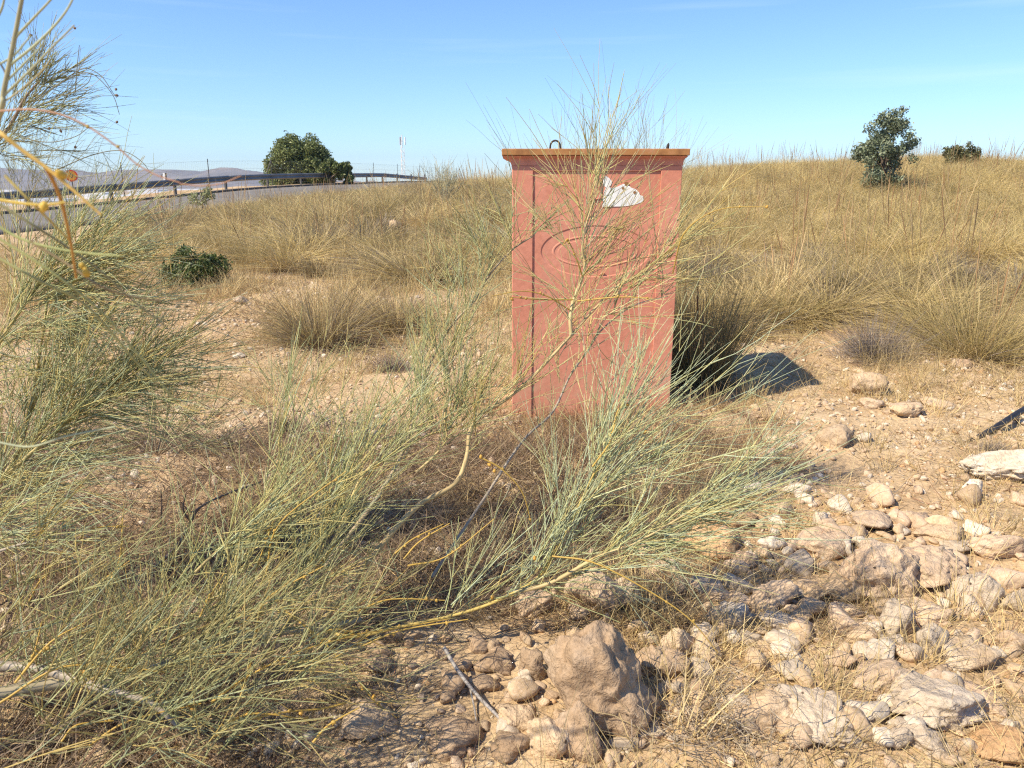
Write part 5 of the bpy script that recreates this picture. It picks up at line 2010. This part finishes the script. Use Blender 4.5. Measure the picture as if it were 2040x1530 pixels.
# ---- the broom at the left border
def build_left_broom():
    root = empty('broom_bush', (0, 0, 0), 'pale green broom bush with drooping rush-like twigs at the left border', 'bush')
    stems = [
        ([(-200, 1150, 2.3), (-60, 1020, 2.4), (20, 930, 2.5), (60, 820, 2.6), (80, 700, 2.65), (95, 600, 2.7)], .011, .003, (0.38, .30, .13)),
        ([(-200, 1150, 2.3), (0, 960, 2.4), (110, 860, 2.5), (190, 790, 2.55), (260, 740, 2.6)], .009, .003, (0.42, .33, .12)),
        ([(-200, 1000, 2.4), (-80, 800, 2.5), (0, 680, 2.55), (60, 590, 2.6), (110, 520, 2.65)], .009, .003, (0.42, .33, .12)),
        ([(-260, 800, 2.2), (-120, 500, 2.3), (-30, 320, 2.35), (20, 250, 2.4), (50, 195, 2.4), (80, 160, 2.42)], .008, .003, (0.26, .19, .13)),
        ([(-200, 900, 2.1), (-160, 1000, 2.0), (-60, 1100, 1.95), (60, 1080, 1.95)], .008, .003, STEMG),
    ]
    cs = []
    for pts, r0, r1, c in stems:
        C = stem_curve(pts)
        cs.append(C)
        stem_part(root, 'branch', C, r0, r1, c)
    S = [(0, .95, 52, 200, 9), (0, .8, 35, 240, 10), (0, .65, 60, 240, 10), (0, .5, 25, 260, 10), (0, .4, 48, 250, 9), (0, .25, 20, 260, 8),
         (1, .98, 24, 190, 10), (1, .85, 8, 210, 9), (1, .72, 36, 220, 10), (1, .6, 14, 240, 9), (1, .45, 40, 240, 9), (1, .3, 10, 250, 8),
         (2, .98, 40, 220, 10), (2, .9, 18, 260, 10), (2, .8, 55, 200, 8), (2, .7, 28, 270, 10), (2, .55, 10, 280, 9), (2, .6, 70, 200, 7), (2, .95, 4, 230, 8), (0, .55, 80, 220, 9), (0, .7, 10, 240, 9), (0, .35, 70, 230, 9), (1, .4, 65, 230, 9), (1, .55, 70, 220, 9), (1, .9, 50, 200, 8), (2, .85, -10, 250, 7),
         (4, .9, 18, 220, 7), (4, .7, 30, 240, 7), (4, .5, 8, 240, 6), (0, .15, 5, 260, 6)]
    B = [Broom() for _ in cs]
    for k, t, a, Lp, nn in S:
        C = cs[k]
        p = C[int(t * (len(C) - 1))]
        B[k].spray(p, idir(a, RNG.uniform(-.15, .1)), Lp * m2px(p[1]) * .88, int(nn * 1.65), 18, TWG + TWP[:2] + TWY[:2], r=.0018, sub=5, up=.02, first=.5)
    for k, (nf, a0, a1) in enumerate([(110, -10, 105), (110, -25, 80), (130, -20, 90)]):
        B[k].fill(cs[k], nf, a0, a1, 90, 260, TWG + TWY[:1] + TWD[:1], .0019, .02)
    # dark-stemmed top against the sky
    for t, a, Lp, nn in [(.99, 55, 90, 6), (.95, 30, 120, 6), (.9, 65, 120, 7), (.85, 40, 130, 6), (.8, 75, 120, 6), (.72, 20, 150, 6), (.66, 50, 150, 6), (.6, 10, 160, 6), (.55, 70, 150, 6), (.5, 35, 170, 7), (.45, 0, 190, 6), (.4, 55, 170, 6)]:
        C = cs[3]
        p = C[int(t * (len(C) - 1))]
        B[3].spray(p, idir(a, RNG.uniform(-.1, .1)), Lp * m2px(p[1]) * .8, int(nn * 1.4), 20, TWD + TWG[:2], r=.0012, sub=5, up=.1)
    for b_ in B:
        if b_.P:
            twig_part(root, b_)
    # arching dark twigs with small pods
    for pts in ([(60, 205, 2.4), (120, 165, 2.4), (165, 137, 2.4), (200, 150, 2.4), (225, 185, 2.4), (233, 195, 2.4)], [(60, 210, 2.4), (130, 160, 2.4), (170, 145, 2.4), (195, 155, 2.4), (225, 190, 2.4), (238, 228, 2.4)],
                [(105, 185, 2.4), (125, 190, 2.4), (150, 182, 2.4), (175, 165, 2.4), (182, 148, 2.4)], [(20, 262, 2.3), (60, 278, 2.3), (105, 283, 2.3), (150, 272, 2.3), (175, 255, 2.3)],
                [(110, 340, 2.4), (180, 310, 2.4), (240, 300, 2.4), (280, 320, 2.4), (300, 345, 2.4)], [(150, 182, 2.4), (153, 140, 2.4), (158, 90, 2.4)]):
        stem_part(root, 'arching_twig', stem_curve(pts), .0016, .0009, (0.20, .19, .12), False)
    for px, py in ((231, 178), (233, 190), (233, 243), (61, 70), (110, 237), (98, 256), (121, 261), (150, 293), (149, 56)):
        pod(root, at(px, py, 2.4), r=.0042, col=(0.20, .12, .07))


build_left_broom()


def build_near_broom():
    root = empty('broom_branch', (0, 0, 0), 'nearest blurred broom branch with golden shoots hanging in at the upper left', 'branch')
    parts = [
        ('branch', [(-300, 1750, 1.45), (-260, 1300, 1.35), (-160, 800, 1.2), (-60, 420, 1.05), (0, 228, 1.0), (6, 190, 1.0), (18, 130, 1.0), (30, 70, 1.0), (45, -10, 1.0), (60, -90, 1.0)], .0042, .0022, (0.36, .33, .18)),
        ('branch', [(-420, 1750, 1.4), (-300, 1300, 1.1), (-140, 800, .88), (-80, 560, .80), (-60, 400, .76), (-40, 238, .72)], .006, .0026, (0.40, .31, .12)),
        ('twig', [(30, 75, 1.0), (65, 38, 1.0), (105, -5, 1.0), (140, -50, 1.0)], .0016, .0010, (0.38, .38, .20)),
        ('twig', [(22, 128, 1.0), (75, 85, 1.0), (120, 38, 1.0), (145, -2, 1.0), (155, -40, 1.0)], .0017, .0010, (0.40, .42, .24)),
        ('twig', [(8, 190, 1.0), (60, 140, 1.0), (110, 88, 1.0), (148, 50, 1.0)], .0016, .0009, (0.38, .38, .22)),
        ('twig', [(10, 165, 1.0), (50, 125, 1.0), (80, 95, 1.0), (92, 72, 1.0)], .0014, .0008, (0.36, .38, .22)),
        ('twig', [(2, 205, 1.0), (30, 188, 1.0), (80, 145, 1.0), (100, 120, 1.0)], .0013, .0008, (0.42, .36, .18)),
        ('twig', [(0, 128, 1.0), (30, 108, 1.0), (50, 85, 1.0), (62, 70, 1.0)], .0013, .0008, (0.36, .38, .22)),
        ('twig', [(-10, 110, 1.0), (8, 140, 1.0), (14, 160, 1.0)], .0014, .0010, (0.15, .13, .10)),
        ('twig', [(-20, 60, 1.0), (0, 25, 1.0), (8, 0, 1.0), (12, -40, 1.0)], .0016, .0010, (0.36, .36, .18)),
        ('golden_shoot', [(-40, 238, .72), (0, 264, .70), (40, 296, .70), (90, 332, .70), (130, 365, .70), (170, 400, .70), (202, 428, .70)], .0024, .0010, (0.55, .36, .09)),
        ('golden_shoot', [(92, 334, .70), (108, 365, .71), (122, 400, .72), (132, 440, .73), (140, 480, .74), (146, 515, .75), (152, 555, .76)], .0019, .0011, (0.44, .22, .05)),
        ('golden_shoot', [(-20, 395, .70), (40, 405, .70), (85, 408, .70), (130, 403, .70)], .0016, .0010, (0.52, .36, .05)),
        ('golden_shoot', [(10, 350, .72), (60, 400, .72), (100, 440, .74), (140, 480, .76)], .0014, .0010, (0.46, .36, .10)),
        ('green_shoot', [(-20, 440, .8), (40, 475, .8), (110, 495, .8), (180, 505, .8), (240, 510, .8)], .0016, .0009, (0.34, .36, .13)),
        ('green_shoot', [(-20, 395, .8), (60, 445, .8), (130, 490, .82), (200, 540, .84), (260, 595, .86), (330, 650, .88)], .0015, .0009, (0.24, .22, .10)),
        ('green_shoot', [(-10, 510, .8), (80, 560, .8), (160, 600, .82), (220, 660, .84), (270, 720, .86), (315, 765, .88)], .0016, .0009, (0.30, .29, .11)),
        ('green_shoot', [(-10, 470, .8), (100, 540, .8), (200, 620, .82), (270, 700, .84), (350, 800, .86)], .0015, .0009, (0.33, .33, .12)),
        ('green_shoot', [(60, 480, .8), (140, 530, .8), (200, 570, .8), (260, 590, .82), (320, 600, .84)], .0014, .0009, (0.27, .20, .10)),
        ('green_shoot', [(-10, 880, .9), (60, 890, .9), (130, 870, .9), (230, 850, .9)], .0013, .0009, (0.40, .42, .25)),
        ('red_arching_twig', [(-10, 222, .85), (60, 218, .85), (120, 228, .85), (175, 252, .85), (230, 290, .85), (270, 325, .85), (310, 348, .85), (358, 364, .85)], .0011, .0007, (0.44, .24, .14)),
        ('red_arching_twig', [(358, 366, .85), (400, 370, .85), (440, 366, .85), (480, 350, .85)], .0007, .0005, (0.44, .24, .14)),
    ]
    for nm, pts, r0, r1, c in parts:
        stem_part(root, nm, stem_curve(pts), r0, r1, c, False)
    for px, py, Yd, r in ((122, 348, .70, .0046), (88, 411, .70, .0042), (172, 543, .76, .0044), (165, 530, .76, .0036), (175, 252, .85, .002), (235, 292, .85, .0018)):
        pod(root, at(px, py, Yd), r=r, col=(0.50, .33, .05))


build_near_broom()


def small_broom(pts_base, label, S, cols, r, stems=None):
    g = hit(*pts_base)
    root = empty('broom_bush', (0, 0, 0), label, 'bush')
    B = Broom()
    b0 = np.array(g)
    for a, Lp, nn, dz in S:
        L = Lp * m2px(g[1])
        d = idir(a, dz)
        C = catmull([tuple(b0 - [0, 0, .03]), tuple(b0 + d * L * .25 + [0, 0, L * .03]), tuple(b0 + d * L * .5)], 5)
        stem_part(root, 'branch', C, r * 2.2, r * 1.2, (0.30, .24, .15), False)
        B.spray(C[len(C) // 3], d, L * .8, nn // 2, 16, cols, r=r, sub=4, up=.1)
        B.spray(C[-1], d, L * .55, nn // 2 + 1, 16, cols, r=r, sub=4, up=.1)
    twig_part(root, B)


small_broom((310, 905), 'small dark broom tuft on bare soil behind the left border bush',
            [(92, 230, 10, 0), (60, 230, 10, -.1), (35, 200, 9, 0), (120, 210, 9, .1), (150, 160, 7, 0), (15, 190, 8, -.1), (80, 200, 9, .3), (45, 170, 8, -.3)], TWD + TWG[:2], .0021)
small_broom((590, 880), 'small thin broom tuft between the left border bush and the main stems',
            [(95, 190, 8, 0), (65, 200, 8, -.1), (118, 190, 8, .1), (38, 170, 7, 0), (140, 150, 5, 0)], TWG, .0018)
small_broom((30, 520), 'dark fine twigged broom by the road beyond the left border bush',
            [(80, 300, 9, 0), (60, 300, 9, 0), (45, 280, 9, 0), (95, 260, 9, .1), (30, 240, 8, 0), (70, 220, 8, -.2), (110, 240, 8, 0)], TWD, .0034)


# wispy broom behind the cabinet and on the crest
for i, (px, py, Yd, w, lab) in enumerate([(1310, 305, 9.5, 90, 'pale wispy bush top showing above the right end of the cabinet'), (1130, 305, 9.5, 60, 'pale wispy bush top showing above the cabinet near the lifting loop'),
                                          (880, 372, 20, 60, 'small thin sapling on the skyline left of the cabinet')]):
    g = at(px, py, Yd)
    gz = tz(g[0], g[1])
    root = empty('wispy_bush', (g[0], g[1], gz), lab, 'bush')
    hh = at(px, 268 if i < 2 else 335, Yd)[2] - gz
    B = Broom()
    for k in range(14):
        d = perturb(np.array([0, 0, 1.0]), 22)
        B.spray(np.array([0, 0, 0.0]) + d * hh * .25, d, hh * .8, 3, 14, [(0.42, .38, .24), (0.36, .34, .2)], r=.0013 + .0002 * Yd, sub=4, up=.05)
    twig_part(root, B)
    C = catmull([(0, 0, -.1), (.01, 0, hh * .3), (0, .01, hh * .6)], 5)
    stem_part(root, 'stem', C, .012, .005, STEMG)


# ------------------------------------------------------------------ pipe, dead branch, thorn shrub
def build_pipe():
    g0, g1 = hit(1922, 882), hit(2045, 838)
    mb, nt, b, _ = new_mat('black plastic pipe')
    nt.links.new(ramp(nt, noise(nt, obj_pos(nt), 30, 4), [(0.3, (0.014, 0.014, 0.016)), (0.7, (0.035, 0.033, 0.032))]), b.inputs['Base Color'])
    b.inputs['Roughness'].default_value = 0.33
    root = empty('plastic_pipe', g0, 'thick black plastic pipe rising out of the soil at the right border', 'pipe')
    a = np.array(g1) - np.array(g0)
    q = MB()
    P = [np.array([-.02, -.005, -.024]), a * .22 + [0, 0, .0], a * .5 + [0, 0, .025], a * .8 + [0, 0, .06], a * 1.1 + [0, 0, .085], a * 1.6 + [0, .03, .10], a * 2.4 + [0, .12, .06]]
    q.tube(catmull([tuple(p) for p in P], 5), .019, 14)
    q.build('pipe_wall', mb, root, smooth=True)


build_pipe()


def build_dead_branch():
    root = empty('dead_branch', at(965, 1400, 1.85), 'grey dead branch lying across the rocks left of the largest boulder', 'branch')
    off = np.array(root.location)
    for pts, r0, r1 in (([(885, 1290, 2.0), (905, 1325, 1.95), (930, 1360, 1.9), (960, 1395, 1.85), (990, 1425, 1.8), (1010, 1450, 1.78), (1000, 1490, 1.76), (1008, 1535, 1.72)], .006, .0045),
                        ([(935, 1365, 1.9), (945, 1410, 1.84), (950, 1440, 1.8), (965, 1475, 1.78)], .003, .002), ([(1010, 1450, 1.78), (1040, 1470, 1.75), (1060, 1480, 1.72)], .0026, .0014)):
        C = stem_curve(pts) - off
        stem_part(root, 'limb', C, r0, r1, (0.30, .27, .24))
    root = empty('dead_branch', hit(370, 1020), 'dark bent dead branch standing on bare soil below the left border bush', 'branch')
    off = np.array(root.location)
    for pts, r0, r1 in (([(310, 1130, 2.6), (355, 1085, 2.6), (380, 1040, 2.62), (400, 1010, 2.65), (450, 985, 2.7), (520, 960, 2.75)], .006, .003), ([(380, 1040, 2.62), (365, 1015, 2.6), (370, 985, 2.6)], .0045, .002),
                        ([(400, 1010, 2.65), (380, 1020, 2.6), (360, 1000, 2.58)], .004, .002), ([(320, 1045, 2.5), (322, 1010, 2.5), (321, 975, 2.5)], .003, .0015)):
        stem_part(root, 'limb', stem_curve(pts) - off, r0, r1, (0.15, .11, .085))


build_dead_branch()


def build_thorns():
    g = np.array(hit(1420, 1500))
    root = empty('thorn_shrub', tuple(g), 'tangle of pale zigzag thorny twigs in front of the rocks at the near edge', 'shrub')
    parts = []
    r = np.random.default_rng(4)
    for k in range(120):
        p = np.array([r.normal(0, .10), r.normal(0, .08), 0.0])
        d = unit(np.array([r.normal(0, .8), r.normal(0, .5), 1.0]))
        pts = [p]
        for j in range(7):
            d = unit(d + r.normal(0, .55, 3) + np.array([0, 0, -.05 * j]))
            p = p + d * r.uniform(.018, .04)
            p[2] = max(p[2], .0)
            pts.append(p.copy())
        pts = np.array(pts)
        c = np.array([(0.52, .43, .30), (0.40, .32, .22), (0.34, .27, .2)][k % 3])
        parts.append(tubes(pts[None], np.linspace(.0014, .0007, 8)[None], c[None]))
        T = []
        for j in range(1, 8):
            e = pts[j] + unit(r.normal(size=3)) * .014
            T.append([pts[j], e])
        T = np.array(T)
        parts.append(tubes(T, np.tile([.0007, .0002], (len(T), 1)), np.tile(c, (len(T), 1))))
    V, F, C = join(parts)
    o = link('twigs', mesh_np('twigs', V, F, C, M_TWIG), root)
    o['kind'] = 'stuff'


build_thorns()
print('field instances', FIELD_N, 'tris', sum(len(o.data.polygons) * 2 for o in scene.objects if o.type == 'MESH'))
